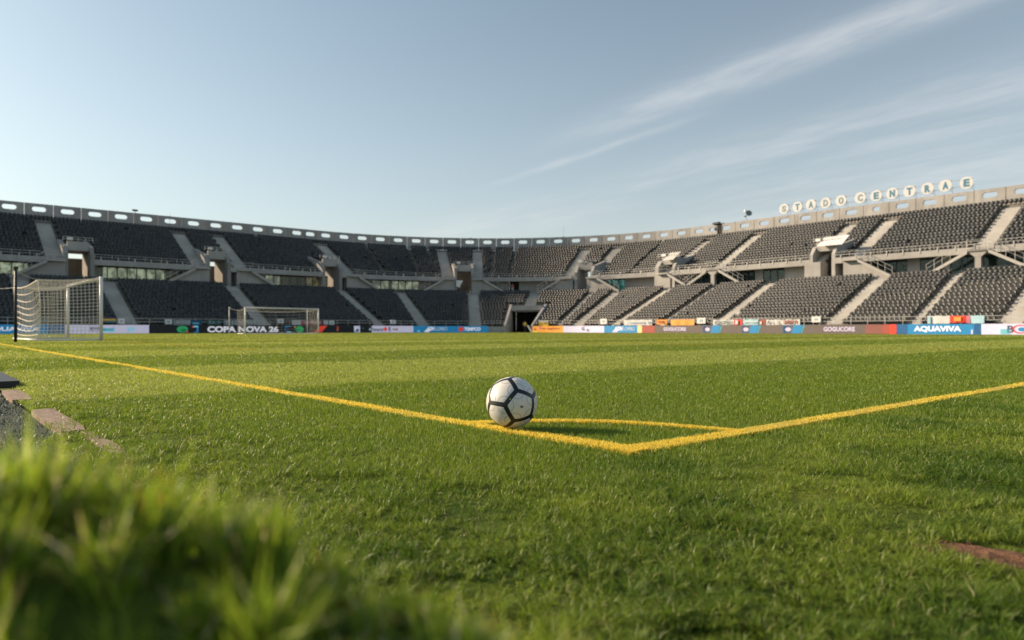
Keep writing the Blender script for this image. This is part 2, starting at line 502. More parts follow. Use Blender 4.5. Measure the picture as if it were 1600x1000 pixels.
def scatter(z0, z1, dens, power, half=0.80):
    """random points in the view wedge, density falling with distance"""
    # sample depth by inverse transform of 1.6*half*y*dens*(3/y)^power
    g = np.linspace(z0, z1, 4000); w = 2 * half * g * dens * (3.0 / g) ** power
    cdf = np.concatenate([[0], np.cumsum((w[1:] + w[:-1]) / 2 * np.diff(g))]); tot = int(cdf[-1])
    y = np.interp(rng.uniform(0, cdf[-1], tot), cdf, g)
    x = rng.uniform(-half, half, tot) * y
    return x, y

def smooth_noise(x, y, sc_):
    return (np.sin(x * sc_ + 2.1 * np.sin(y * sc_ * 0.83 + 0.4)) + np.sin(y * sc_ * 1.21 + 1.7 * np.sin(x * sc_ * 0.71 + 1.1)) + np.sin((x + y) * sc_ * 2.3 + 1.9 * np.sin((x - y) * sc_ * 1.9))) / 3

def clumps(x, y, cell, seed):
    """nearest jittered-grid tuft: offset to its centre and a few random values per tuft"""
    def h(i, j, k):
        v = np.sin(i * 127.1 + j * 311.7 + k * 74.7 + seed * 19.19) * 43758.5453
        return v - np.floor(v)
    ci, cj = np.floor(x / cell), np.floor(y / cell)
    best = np.full(x.shape, 1e9); dx = np.zeros_like(x); dy = np.zeros_like(x); bi = ci.copy(); bj = cj.copy()
    for a in (-1, 0, 1):
        for b in (-1, 0, 1):
            i, j = ci + a, cj + b
            ex = (i + 0.15 + 0.7 * h(i, j, 1)) * cell - x; ey = (j + 0.15 + 0.7 * h(i, j, 2)) * cell - y
            d = ex * ex + ey * ey; m = d < best
            best = np.where(m, d, best); dx = np.where(m, ex, dx); dy = np.where(m, ey, dy); bi = np.where(m, i, bi); bj = np.where(m, j, bj)
    return dx, dy, h(bi, bj, 3), h(bi, bj, 4), h(bi, bj, 5)

xa, ya = scatter(0.80, 9.0, 17000, 1.8)
xb, yb = scatter(9.0, 84.0, 9500 * (3 / 9.0) ** 1.65 * 9.0, 2.0)
x = np.concatenate([xa, xb]); y = np.concatenate([ya, yb])
u = MX * x + MY * y; v = -MY * x + MX * y
cls = line_sets(u, v)
ball_xy = (0.0, 3.03)
ok = (u > 0.565 + 0.03 * smooth_noise(x, y, 9) - 0.12 * (rng.random(len(x)) < np.clip((3.9 - v) * 0.9, 0.03, 0.8))) | (v < 2.35 + 0.12 * smooth_noise(x, y, 6))
ok |= (v < 3.40 + 0.1 * smooth_noise(x, y, 12)) & (u > 0.40 + 0.05 * smooth_noise(x, y, 9)) & ~((u > 0.515) & (u < 0.566) & (v > 2.7) & (rng.random(len(x)) < 0.7))
ok |= (v > 4.42) & (v < 5.1) & (u > 0.47)
ok &= (u < 66.0) & (v < 78.6)
ok &= ~((np.hypot(x - ball_xy[0], y - ball_xy[1]) < 0.055))
# bare red-earth patch where the edging shows through at the right
PU, PV = 1.545, 0.36
pe = np.abs((u - PU) / 0.052) ** 2 + np.abs((v - PV) / 0.19) ** 2
ok &= pe > 0.9 + 0.5 * smooth_noise(x, y, 40) - 0.5 * (rng.random(len(x)) < 0.25)
x, y, u, v, cls = x[ok], y[ok], u[ok], v[ok], cls[ok]
dist = np.hypot(x, y)
rough = np.clip(1 - (np.minimum(u - 0.9, v - 0.9)) / 0.7, 0, 1)       # unmown margin outside the lines
wscale = np.maximum(dist / 3.0, 0.75)
clump = 0.5 + 0.5 * smooth_noise(x, y, 11)
length = (0.014 + 0.009 * rng.random(len(x))) * (1 + 0.3 * np.minimum(dist / 20, 1)) + rough * (0.002 + 0.010 * clump * rng.random(len(x)))
# a little bare ground between tufts in the margin
keep = rng.random(len(x)) > rough * 0.45 * (clump < 0.3)
width = (0.0018 + 0.0013 * rng.random(len(x))) * wscale
lean = np.abs(rng.normal(0.45, 0.28, len(x))) + rough * 0.25
head = rng.uniform(0, 2 * PI, len(x))
rnd = rng.random(len(x))
zz = undul(x, y) * 0.3 - 0.002 + mound(x, y)
# tufts: blades gather at the root, fan outwards and share a height and a tone
cdx, cdy, c1, c2, c3 = clumps(x, y, 0.036, 3)
ex, ey, e1, e2, e3 = clumps(x, y, 0.17, 8)
nearf = np.clip((7.5 - dist) / 5.0, 0, 1)
tuft = nearf * (0.12 + 0.75 * rough)
x = x + cdx * 0.42 * tuft; y = y + cdy * 0.42 * tuft
out_a = np.arctan2(-cdy, -cdx) + rng.normal(0, 0.7, len(x))
head = np.where(rng.random(len(x)) < 0.75 * tuft + 0.1, out_a, head)
length *= 1 + tuft * (0.75 * (c1 - 0.45) + 0.45 * (e1 - 0.5))
lean = lean + tuft * (0.35 * c2 + 0.25 * (rng.random(len(x)) < 0.3))
rnd = np.where(rnd > 0.93, rnd, np.clip(rnd * (1 - 0.55 * tuft) + 0.55 * tuft * (0.6 * c3 + 0.4 * e2), 0, 0.93))
keep &= rng.random(len(x)) > rough * nearf * 0.55 * (e3 < 0.22)
zz = undul(x, y) * 0.3 - 0.002 + mound(x, y) + rough * nearf * 0.014 * (e1 - 0.3)
g = keep & ((cls == 0) | (rng.random(len(x)) < 0.16))
V, Q, T, A = blades(x[g], y[g], zz[g], length[g], width[g], lean[g], head[g], rnd[g])
o = link('grass', np_mesh('grass', V, Q, T, A), M['blade'])
tag(o, 'short green grass blades of the striped pitch', 'grass', kind='stuff')

# painted lines: dense yellow blades on a thin painted sheet
def ribbon(pts_l, pts_r, z):
    V = [(p.x, p.y, z) for p in pts_l] + [(p.x, p.y, z) for p in pts_r]; n = len(pts_l)
    return V, [(i, i + 1, n + i + 1, n + i) for i in range(n - 1)]
M['paintsheet'] = plain('yellow_line_paint', (0.62, 0.36, 0.02), 0.9, 0.2, 30)
M['faintsheet'] = plain('worn_line_paint', (0.36, 0.30, 0.045), 0.9, 0.3, 8)
def paint_object(name, u, v, sheet_vf, mat, smat, dens_scale=1.0, hgt=0.016):
    x = MX * u - MY * v; y = MY * u + MX * v
    d = np.hypot(x, y); k = (y > 0.7) & (np.abs(x) < 0.85 * y); x, y, d = x[k], y[k], d[k]
    n = len(x); r = rng.random(n)
    L = hgt * (0.75 + 0.5 * rng.random(n)); wd = (0.0032 + 0.0014 * rng.random(n)) * np.maximum(d / 3, 0.9) ** 0.8
    V, Q, T, A = blades(x, y, undul(x, y) * 0.3 - 0.001, L, wd, np.abs(rng.normal(0.4, 0.28, n)), rng.uniform(0, 2 * PI, n), r)
    sv, sf = sheet_vf
    V = np.concatenate([V, np.array(sv)]); A = np.concatenate([A, np.full(len(sv), 0.4)])
    sf = np.array(sf) + n * 5
    me = np_mesh(name, V, np.concatenate([Q, sf]), T, A)
    o = link(name, me, mat); tag(o, kind='structure'); return o
def along(n, a, b, power):     # positions along a line, denser near the camera
    return a + (b - a) * rng.random(n) ** power
LU = SLEN = 48.0
nL = 60000
edge = lambda n: np.clip(rng.normal(0, 0.46, n), -1.15, 1.15) * LW * 0.98
def uni(n): return rng.uniform(-1, 1, n) * LW + rng.normal(0, 0.009, n)
v1 = along(nL, CV - LW, CV + SLEN, 2.4); u1 = CU + uni(nL)
paint_object('goal_line', u1, v1, ribbon([uv(CU - LW, CV), uv(CU - LW, 60)], [uv(CU + LW, CV), uv(CU + LW, 60)], 0.005), M['paint'], None)
u2 = along(nL, CU - LW, CU + SLEN, 2.4); v2 = CV + uni(nL)
paint_object('touchline', u2, v2, ribbon([uv(CU - LW, CV - LW), uv(62, CV - LW)], [uv(CU - LW, CV + LW), uv(62, CV + LW)], 0.009), M['paint'], None)
ta = rng.uniform(0, PI / 2, 16000); ra = 1 + uni(16000) * 0.85
th = np.linspace(0.05, PI / 2 - 0.05, 24)
paint_object('corner_arc', CU + 0.71 * ra * np.cos(ta) ** 1.25, CV + 0.95 * ra * np.sin(ta) ** 1.25,
             ribbon([uv(CU + 0.675 * math.cos(a) ** 1.25, CV + 0.905 * math.sin(a) ** 1.25) for a in th], [uv(CU + 0.745 * math.cos(a) ** 1.25, CV + 0.995 * math.sin(a) ** 1.25) for a in th], 0.006), M['paint'], None)
n = 14000
paint_object('goal_area_line', 5.5 + uni(n) * 1.0, rng.uniform(15, 30, n), ribbon([uv(5.44, 12), uv(5.44, 50)], [uv(5.56, 12), uv(5.56, 50)], 0.006), M['faint'], None)
paint_object('penalty_area_line', 16.3 + uni(n) * 1.0, rng.uniform(3.0, 16, n), ribbon([uv(16.24, 2.5), uv(16.24, 18)], [uv(16.36, 2.5), uv(16.36, 18)], 0.006), M['faint'], None)

# tall unmown grass on the bank right in front of the camera
n = 110000
xt = rng.uniform(-0.95, 0.24, n); yt = rng.uniform(0.22, 0.80, n)
k = (np.hypot(xt, yt) > 0.315) & (yt > np.abs(xt) * 0.55) & (rng.random(n) < np.clip(mound(xt, yt) / 0.12, 0.0, 1) * 0.55)
xt, yt = xt[k], yt[k]
tdx, tdy, t1, t2, t3 = clumps(xt, yt, 0.045, 5)
xt = xt + tdx * 0.5; yt = yt + tdy * 0.5
Lt = (0.022 + 0.032 * rng.random(len(xt))) * (0.6 + 0.8 * t1)
Lt = np.where(rng.random(len(xt)) < 0.02, Lt * 1.5, Lt)
n2 = 700                                      # looser stems thinning out around the bank
xs = rng.uniform(-0.55, 0.22, n2); ys = rng.uniform(0.42, 1.05, n2)
k2 = (rng.random(n2) < np.clip(1.1 - (xs + 0.45) * 1.1 - (ys - 0.5) * 0.9, 0.04, 1)) & (ys > np.abs(xs) * 0.55) & ~((ys > 0.95) & (xs < -0.5))
xs, ys = xs[k2], ys[k2]
xt = np.concatenate([xt, xs]); yt = np.concatenate([yt, ys]); Lt = np.concatenate([Lt, 0.022 + 0.032 * rng.random(len(xs))])
V, Q, T, A = blades(xt, yt, mound(xt, yt) - 0.004, Lt, 0.0018 + 0.0016 * rng.random(len(xt)), np.abs(rng.normal(0.45, 0.3, len(xt))), rng.uniform(0, 2 * PI, len(xt)), rng.random(len(xt)))
o = link('tall_grass', np_mesh('tall_grass', V, Q, T, A), M['tall'])
tag(o, 'long blurred grass on the bank at the lower left', 'grass', kind='stuff')

# synthetic margin: stubby grey-green fibres left of the edging
n = 90000
uu = rng.uniform(-3.2, 0.46, n); vv_ = rng.uniform(2.3, 12, n)
x = MX * uu - MY * vv_; y = MY * uu + MX * vv_
k = (np.abs(x) < 0.82 * y) & ((uu < 0.45) | ((vv_ > 4.4) & (vv_ < 5.1) & (uu < 0.565))) & ~((vv_ > 6.2)); x, y = x[k], y[k]
d = np.hypot(x, y)
V, Q, T, A = blades(x, y, np.full(len(x), -0.012), 0.006 + 0.010 * rng.random(len(x)), 0.0022 * np.maximum(d / 2.2, 1), np.abs(rng.normal(0.6, 0.3, len(x))), rng.uniform(0, 2 * PI, len(x)), rng.random(len(x)))
def synth_blade():
    m, nt, out = newmat('synthetic_fibre')
    at = N(nt, 'ShaderNodeAttribute', attribute_name='rnd').outputs['Fac']
    c = mixc(nt, at, (0.040, 0.070, 0.046), (0.105, 0.15, 0.10))
    c = mixc(nt, ramp(nt, at, 0.93, 0.94), c, (0.42, 0.44, 0.36))
    b = N(nt, 'ShaderNodeBsdfPrincipled'); nt.links.new(c, b.inputs['Base Color']); b.inputs['Roughness'].default_value = 0.5
    nt.links.new(b.outputs[0], out.inputs[0]); return m
o = link('synthetic_turf', np_mesh('synthetic_turf', V, Q, T, A), synth_blade())
tag(o, 'grey-green synthetic turf fibres outside the pinkish edging', 'turf', kind='stuff')

# edging pavers and the earth patch
def paver(u0, u1, v0, v1, label, seed, h=0.012):
    r = random.Random(seed); c = uv((u0 + u1) / 2, (v0 + v1) / 2)
    bm = bmesh.new(); n = 14
    P = []
    for i in range(n):       # rough outline
        t = i / n * 4; k = int(t); f = t - k
        a = [(u0, v0), (u1, v0), (u1, v1), (u0, v1)]
        p, q = a[k], a[(k + 1) % 4]
        P.append((p[0] + (q[0] - p[0]) * f + r.uniform(-.008, .008), p[1] + (q[1] - p[1]) * f + r.uniform(-.012, .012)))
    bot = [bm.verts.new(uv(a, b, -0.03) - c) for a, b in P]
    top = [bm.verts.new(uv(a, b, h + r.uniform(-.003, .003)) - c) for a, b in P]
    cx = bm.verts.new(Vector((0, 0, h + 0.003)))
    for i in range(n):
        bm.faces.new((bot[i], bot[(i + 1) % n], top[(i + 1) % n], top[i])); bm.faces.new((top[i], top[(i + 1) % n], cx))
    bmesh.ops.recalc_face_normals(bm, faces=bm.faces)
    me = bpy.data.meshes.new('edging_paver'); bm.to_mesh(me); bm.free()
    o = link('edging_paver', me, M['brick']); o.location = c
    tag(o, label, 'paver', 'pavers edging the pitch'); return o
paver(0.455, 0.560, 5.12, 5.95, 'small pinkish edging paver next to the black mat', 1)
paver(0.460, 0.562, 3.42, 4.42, 'long pinkish edging paver in full sun, between mat and tall grass', 2)
paver(0.528, 0.566, 4.44, 5.10, 'thin sliver of edging paver mostly overgrown, between the two pale pavers', 3, 0.004)
paver(0.515, 0.566, 2.70, 3.38, 'thin end of the edging sinking into grass before the blurred bank', 5, 0.006)
bm = MB(); rr = random.Random(4); NR, NA = 9, 40; vs = []
for a in range(NR + 1):
    for b in range(NA):
        t = 2 * PI * b / NA; k = (a / NR) * (1.1 + 0.16 * math.sin(3 * t) + 0.1 * math.sin(7 * t + 1))
        vs.append(uv(PU + 0.078 * k * math.cos(t), PV + 0.21 * k * math.sin(t), 0.006 + rr.uniform(-0.004, 0.006) * (1 if a < NR else 0) - 0.012 * (a / NR) ** 4))
bm.add(vs, [(a * NA + b, a * NA + (b + 1) % NA, (a + 1) * NA + (b + 1) % NA, (a + 1) * NA + b) for a in range(NR) for b in range(NA)])
for _ in range(70):
    t = rr.uniform(0, 2 * PI); k = rr.random() ** 0.5; c = uv(PU + 0.07 * k * math.cos(t), PV + 0.19 * k * math.sin(t), 0.007); r = rr.uniform(0.002, 0.006)
    o6 = [c + Vector(d) * r * rr.uniform(.7, 1.3) for d in ((1, 0, 0), (0, 1, 0), (-1, 0, 0), (0, -1, 0), (0, 0, 1), (0, 0, -1))]
    bm.add(o6, [(0, 1, 4), (1, 2, 4), (2, 3, 4), (3, 0, 4), (1, 0, 5), (2, 1, 5), (3, 2, 5), (0, 3, 5)])
o = bm.build('dirt', M['dirt']); tag(o, kind='structure')

# black mat with a raised edge at the left end of the edging
e = empty('rubber_mat', uv(-0.4, 8.4, 0)); tag(e, 'flat black mat with raised black edge at the left image border', 'mat')
mb = MB()
def uvbox(mb, u0, u1, v0, v1, z0, z1):
    mb.hexa([uv(u0, v0, z0), uv(u1, v0, z0), uv(u1, v1, z0), uv(u0, v1, z0), uv(u0, v0, z1), uv(u1, v0, z1), uv(u1, v1, z1), uv(u0, v1, z1)])
uvbox(mb, -2.2, 0.46, 6.25, 10.6, -0.02, 0.012); mb.build('mat_sheet', plain('dark_rubber', (0.016, 0.022, 0.028), 0.35, 0.2), e)
mb = MB(); uvbox(mb, 0.462, 0.60, 6.35, 10.6, -0.02, 0.05); mb.build('raised_edge', M['black'], e)

# ------------------------------------------------------------------ the ball
BR = 0.11
def make_ball():
    root = empty('football', (0.0, 3.03, 0.117))
    tag(root, 'white football with black bands resting by the yellow corner line', 'ball')
    bm = bmesh.new(); bmesh.ops.create_icosphere(bm, subdivisions=6, radius=BR)
    # dodecahedron directions: face normals = icosahedron vertices
    ph = (1 + 5 ** 0.5) / 2
    fn = [Vector(p).normalized() for a in (1, -1) for b in (ph, -ph) for p in ((0, a, b), (a, b, 0), (b, 0, a))]
    vts = [Vector(p).normalized() for a in (1, -1) for b in (1, -1) for c in (1, -1) for p in ((a, b, c),)]
    vts += [Vector(p).normalized() for a in (1 / ph, -1 / ph) for b in (ph, -ph) for p in ((0, b, a), (b, a, 0), (a, 0, b))]
    # rotate so one face looks at the camera's right of centre as in the photograph
    tgt = Vector((0.37, -0.927, -0.06)).normalized()
    q = fn[0].rotation_difference(tgt)
    fn = [q @ f for f in fn]; vts = [q @ v for v in vts]
    ex = (Vector((1, 0, 0)) - tgt * tgt.x).normalized(); ey = tgt.cross(ex) ;
    if ey.z < 0: ey = -ey
    def ang(v): return math.atan2(v.dot(ey), v.dot(ex))
    near = [v for v in vts if v.dot(tgt) > 0.7]
    a0 = ang(near[0]); want = math.radians(101.7)
    best = min((want - a0 - 2 * PI * k / 5 for k in range(-5, 6)), key=abs)
    hand = 1 if ex.cross(ey).dot(tgt) > 0 else -1
    q2 = Matrix.Rotation(best * hand, 3, tgt)
    fn = [q2 @ f for f in fn]; vts = [q2 @ v for v in vts]
    # puff the panels: pull the seams in slightly
    edges = [(a, b) for i, a in enumerate(vts) for b in vts[i + 1:] if (a - b).length < 0.75]
    for v in bm.verts:
        d = v.co.normalized()
        m = sorted((d.dot(f) for f in fn), reverse=True)
        gap = math.acos(min(1, m[1])) - math.acos(min(1, m[0]))
        dep = math.exp(-(gap * BR / 0.0035) ** 2) * 0.0009 + math.exp(-(gap * BR / 0.02) ** 2) * 0.0006
        v.co = d * (BR - dep)
    for f in bm.faces: f.smooth = True
    me = bpy.data.meshes.new('panels'); bm.to_mesh(me); bm.free()
    bmat, nt, out = newmat('ball_leather')
    b = N(nt, 'ShaderNodeBsdfPrincipled'); nt.links.new(b.outputs[0], out.inputs[0])
    pos = N(nt, 'ShaderNodeTexCoord').outputs['Object']
    dirt = ramp(nt, noise(nt, pos, 22, 6, 0.7), 0.5, 0.78)
    sx = N(nt, 'ShaderNodeSeparateXYZ'); nt.links.new(pos, sx.inputs[0])
    low = ramp(nt, mathn(nt, 'MULTIPLY', sx.outputs[2], -1), 0.02, 0.10)  # extra tan low on the ball paints in warm bounce, over scattered dirt
    c = mixc(nt, mathn(nt, 'MULTIPLY', dirt, mathn(nt, 'ADD', mathn(nt, 'MULTIPLY', low, 0.6), 0.28)), (0.64, 0.63, 0.61), (0.46, 0.35, 0.23))
    nt.links.new(c, b.inputs['Base Color']); b.inputs['Roughness'].default_value = 0.38
    bp = N(nt, 'ShaderNodeBump'); bp.inputs['Strength'].default_value = 0.12; bp.inputs['Distance'].default_value = 0.002
    vo = N(nt, 'ShaderNodeTexVoronoi'); vo.inputs['Scale'].default_value = 420; nt.links.new(pos, vo.inputs['Vector'])
    nt.links.new(vo.outputs['Distance'], bp.inputs['Height']); nt.links.new(bp.outputs[0], b.inputs['Normal'])
    link('panels', me, bmat, root)
    def strip(mb, a, b, half, r, segs=14, across=5, ext=0.0):
        axis = a.cross(b).normalized(); tot = math.acos(max(-1, min(1, a.dot(b))))
        vs, fs = [], []
        for i in range(segs + 1):
            t = -ext + (tot + 2 * ext) * i / segs
            p = Matrix.Rotation(t, 3, axis) @ a
            for j in range(across + 1):
                w = (j / across * 2 - 1)
                h = half / BR * w
                d = (p * math.cos(h) + axis * math.sin(h))
                rr = r - ((0.0007 * (abs(w) ** 6) + (0.0006 if abs(w) < 0.15 else 0)) if half > 0.004 else 0)
                vs.append(d * rr)
        k = across + 1
        for i in range(segs):
            for j in range(across): fs.append((i * k + j, i * k + j + 1, (i + 1) * k + j + 1, (i + 1) * k + j))
        mb.add(vs, fs)
    mb = MB()
    for i, (a, b) in enumerate(edges): strip(mb, a, b, 0.0104, BR + 0.00022 + 0.00003 * (i % 5), 16, 8, 0.06)
    mb.build('band', plain('ball_black', (0.012, 0.013, 0.020), 0.38, 0.15, 40), root, True, local=False)
    # thin printed grooves: a broken hexagon in each panel
    gmat = plain('groove_grey', (0.13, 0.13, 0.135), 0.6)
    for f in fn:
        mb = MB()
        loc = [v for v in vts if v.dot(f) > 0.7]
        for i, v in enumerate(loc):
            nb = sorted((w for w in loc if w is not v), key=lambda w: (w - v).length)[:2]
            def sp(k, w=None, e=0.0):
                p = f.lerp(v, k).normalized()
                if w is not None: p = p.lerp(f.lerp(w, k).normalized(), e).normalized()
                return p
            A_, B_ = sp(0.56, nb[0], 0.22), sp(0.56, nb[1], 0.22)
            strip(mb, A_, B_, 0.0007, BR + 0.00018, 6, 1)
            strip(mb, A_, sp(0.80, nb[0], 0.40), 0.0007, BR + 0.00018, 6, 1)
            strip(mb, B_, sp(0.80, nb[1], 0.40), 0.0007, BR + 0.00018, 6, 1)
        mb.build('groove', gmat, root, True, local=False)
    mb = MB()
    e1 = tgt.cross(Vector((0, 0, 1))).normalized(); e2 = e1.cross(tgt)
    for k in range(3):
        a = tgt + (e1 * (-0.05 + 0.04 * k) + e2 * -0.045); b = tgt + (e1 * (-0.02 + 0.04 * k) + e2 * 0.04)
        strip(mb, a.normalized(), b.normalized(), 0.0019, BR + 0.0004, 3, 2)
    mb.build('printed_mark', plain('mark_grey', (0.10, 0.10, 0.11), 0.6), root, True, local=False)
    mb = MB(); c0 = Vector((-0.09, -0.96, 0.235)).normalized(); c1 = Vector((-0.05, -0.96, 0.215)).normalized()
    strip(mb, c0, c1, 0.0018, BR + 0.0008, 3, 2)
    mb.build('lime_tick', plain('lime_print', (0.55, 0.72, 0.08), 0.5), root, True, local=False)
make_ball()

# ------------------------------------------------------------------ grandstands
def stand(name, label, s0, s1, side):
    root = empty(name, Vector(W((s0 + s1) / 2, 8, 0))); tag(root, label, 'grandstand')
    inside = lambda s: s0 <= s < s1
    ports = [p for p in PORT if inside(p)]
    tun = inside(TUN)
    # lower terrace
    def prof_low(i0, i1):
        P = []
        for i in range(i0, i1):
            zf = ZLOW + i * HLOW; o0 = OLOW + (i - 0.5) * DLOW
            P += [(o0, zf - HLOW if i else 0.0), (o0, zf)]
        P.append((OLOW + (i1 - 0.5) * DLOW, ZLOW + (i1 - 1) * HLOW))
        return P
    mb = MB(); mb.sweep(prof_low(9, NLOW), s0, s1)
    tw = 1.95
    cuts = [(s0, s1)] if not tun else [(s0, TUN - tw), (TUN + tw, s1)]
    for a, b in cuts: mb.sweep(prof_low(0, 10)[:-1], a, b)
    mb.build('lower_terrace', M['terrace'], root)
    # upper terrace
    def prof_up(i0, i1):
        P = []
        for i in range(i0, i1):
            zf = ZUP + i * HUP; o0 = OUP + (i - 0.5) * DUP
            P += [(o0, zf - (HUP if i else 0.25)), (o0, zf)]
        P.append((OUP + (i1 - 0.5) * DUP, ZUP + (i1 - 1) * HUP))
        return P
    mb = MB(); mb.sweep(prof_up(6, NUP) + [(OTOP + 0.45, ZTOP), (OTOP + 0.45, ZTOP - 0.4)], s0, s1)
    edges_ = [s0]
    for p in ports: edges_ += [p - hw(PW, p, 16), p + hw(PW, p, 16)]
    edges_.append(s1)
    gaps = list(zip(edges_[::2], edges_[1::2]))
    for a, b in gaps: mb.sweep(prof_up(0, 7)[:-1], a, b)
    mb.build('upper_terrace', M['terrace'], root)
    # fascia beam under the upper tier, with small brackets
    for a, b in gaps:
        mb = MB(); mb.sbox(a, b, OUP - 0.75, OUP - 0.40, 7.85, 8.50); mb.build('fascia', M['concrete'], root)
    for a, b in gaps:
        mb = MB()
        for zz_ in (8.78, 9.05): mb.sbox(a, b, OUP - 0.80, OUP - 0.76, zz_, zz_ + 0.035)
        k = max(1, int((b - a) / 1.6))
        for j in range(k + 1):
            q = a + j * (b - a) / k
            mb.sbox(q - 0.018, q + 0.018, OUP - 0.79, OUP - 0.75, 8.5, 9.06)
            if j < k: mb.sbox(q + 0.6, q + 0.7, OUP - 0.80, OUP - 0.752, 8.25, 8.78)
        mb.build('upper_railing', M['metal'], root)
    # walkway, concourse floor and the closing wall between the tiers
    mb = MB(); mb.sbox(s0, s1, OLOW + (NLOW - 0.5) * DLOW + 0.01, 15.2, 5.72, 5.98)
    mb.build('walkway', M['concrete'], root)
    mb = MB(); mb.sbox(s0, s1, 15.21, 26.5, 5.70, 5.94); mb.build('concourse_floor', M['concrete'], root)
    # parapet panels
    hole = 0.30
    def panel_mesh(w, hl=0.72):
        h0, h1, t = 14.0, RIM, 0.24; zc = 15.42; x = w / 2 - 0.028
        hp = []
        K = 8
        for k in range(K + 1):
            a = -PI / 2 + PI * k / K; hp.append((hl - hole + hole * math.cos(a), zc + hole * math.sin(a)))
        for k in range(K + 1):
            a = PI / 2 + PI * k / K; hp.append((-hl + hole + hole * math.cos(a), zc + hole * math.sin(a)))
        n = len(hp)                           # outer ring with matching count
        def outer(px, pz):
            dx, dz = px, pz - zc
            if abs(dx) < 1e-9: tt = 1e9
            k = min((x / abs(dx)) if abs(dx) > 1e-9 else 1e9, ((h1 - zc) / dz) if dz > 1e-9 else ((zc - h0) / -dz if dz < -1e-9 else 1e9))
            return (dx * k, zc + dz * k)
        op = [outer(*p) for p in hp]
        corners = [(x, h0), (x, h1), (-x, h1), (-x, h0)]
        for c in corners:
            i = min(range(n), key=lambda i: (op[i][0] - c[0]) ** 2 + (op[i][1] - c[1]) ** 2); op[i] = c
        V = [(p[0], y_, p[1]) for y_ in (0, t) for p in hp] + [(p[0], y_, p[1]) for y_ in (0, t) for p in op]
        F = []
        for i in range(n):
            j = (i + 1) % n
            F += [(i, j, 2 * n + j, 2 * n + i), (n + i, 3 * n + i, 3 * n + j, n + j), (i, n + i, n + j, j), (2 * n + i, 2 * n + j, 3 * n + j, 3 * n + i)]
        me = bpy.data.meshes.new('parapet_panel'); me.from_pydata(V, [], F); me.update()
        bm = bmesh.new(); bm.from_mesh(me); bmesh.ops.recalc_face_normals(bm, faces=bm.faces); bm.to_mesh(me); bm.free()
        me.materials.append(M['panel']); return me
    opan = OTOP + 0.20
    pl = 3.05; q = s0; pan = panel_mesh(pl, 0.74); pshort = panel_mesh(pl, 0.42)
    base = origin_of(root)
    if side == 'L': q = s1
    while s0 + 0.3 < q < s1 - 0.3 or q in (s0, s1):
        if side == 'L' and q <= s0 + 0.3 or side == 'R' and q >= s1: break
        sg_ = -1 if side == 'L' else 1
        ds = sg_ * pl / scale_at(q + 0.1 * sg_, opan)
        sm = q + ds / 2
        t, out = frame(sm)
        p = Vector(W(sm, opan, 0))
        ppx = 800 + FPX * p.x / p.y
        o = bpy.data.objects.new('parapet_panel', pshort if 1352 < ppx < 1402 else pan); COL.objects.link(o); o.parent = root
        mt = Matrix.Identity(4); mt.col[0] = (*t, 0); mt.col[1] = (*out, 0); mt.col[2] = (0, 0, 1, 0); mt.col[3] = (*(p - base), 1)
        o.matrix_basis = mt
        q += ds
    # aisles: stairs with half steps
    def aisle(sa, i0, n, d, h, o_, z_, w=AW, name='aisle_stair'):
        mb = MB()
        for i in range(i0, n):
            zf = z_ + i * h; oa = o_ + (i - 0.5) * d; w_ = hw(w, sa, oa)
            mb.sbox(sa - w_, sa + w_, oa - 0.30, oa - 0.012, zf - h - 0.02, zf - h / 2)
            mb.sbox(sa - w_, sa + w_, oa + 0.002 - 0.012, oa + d - 0.305, zf - h - 0.03, zf + 0.012)
        return mb.build(name, M['stair'], root)
    for k_, sa in UA.items():
        if inside(sa): aisle(sa, 0, NUP - 1, DUP, HUP, OUP, ZUP)
    for sa in LA:
        if inside(sa):
            i0 = 10 if abs(sa - TUN) < 2.5 else 0
            aisle(sa, i0, NLOW, DLOW, HLOW, OLOW, ZLOW)
    for sa in NARROW_L:
        if inside(sa): aisle(sa, 0, NLOW, DLOW, HLOW, OLOW, ZLOW, 0.42)
    # portals
    for p in ports:
        pr = empty('portal', Vector(W(p, 14, 6)) - base, 0, root)
        a = hw(PW, p, 14)
        mb = MB()
        for sg in (-1, 1):
            e0, e1 = p + sg * a, p + sg * (a - hw(0.40, p, 14))
            mb.prism(min(e0, e1), max(e0, e1), [(13.46, 5.99), (13.46, 9.0), (14.25, 9.95), (18.75, 11.1), (18.75, 5.99)])
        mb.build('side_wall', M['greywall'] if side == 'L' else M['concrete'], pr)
        b_ = a - hw(0.405, p, 14)
        mb = MB(); mb.sbox(p - b_, p + b_, 14.3, 18.7, 9.46, 9.70); mb.sbox(p - b_, p + b_, 14.28, 14.55, 9.702, 10.50)
        mb.build('lintel', M['concrete'], pr)
        mb = MB(); mb.sbox(p - b_, p + b_, 18.71, 18.9, 9.5, 10.62); mb.build('roof_edge', M['greywall'], pr)
        mb = MB()
        for zz_ in (10.72, 10.98): mb.sbox(p - a, p + a, 14.32, 14.36, zz_, zz_ + 0.04)
        for j in range(5):
            q = p - a + 2 * a * j / 4; mb.sbox(q - 0.018, q + 0.018, 14.32, 14.36, 10.5, 11.0)
        mb.build('railing', M['metal'], pr)
        if side == 'L':
            full = abs(p - PORT[3]) < 0.1
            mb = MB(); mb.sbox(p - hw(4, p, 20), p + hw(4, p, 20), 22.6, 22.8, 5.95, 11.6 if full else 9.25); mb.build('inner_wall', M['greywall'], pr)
        mb = MB(); mb.sbox(p - b_, p - b_ + hw(0.55, p, 14), 14.1, 14.2, 10.62, 10.92); mb.build('number_plate', M['white'], pr)
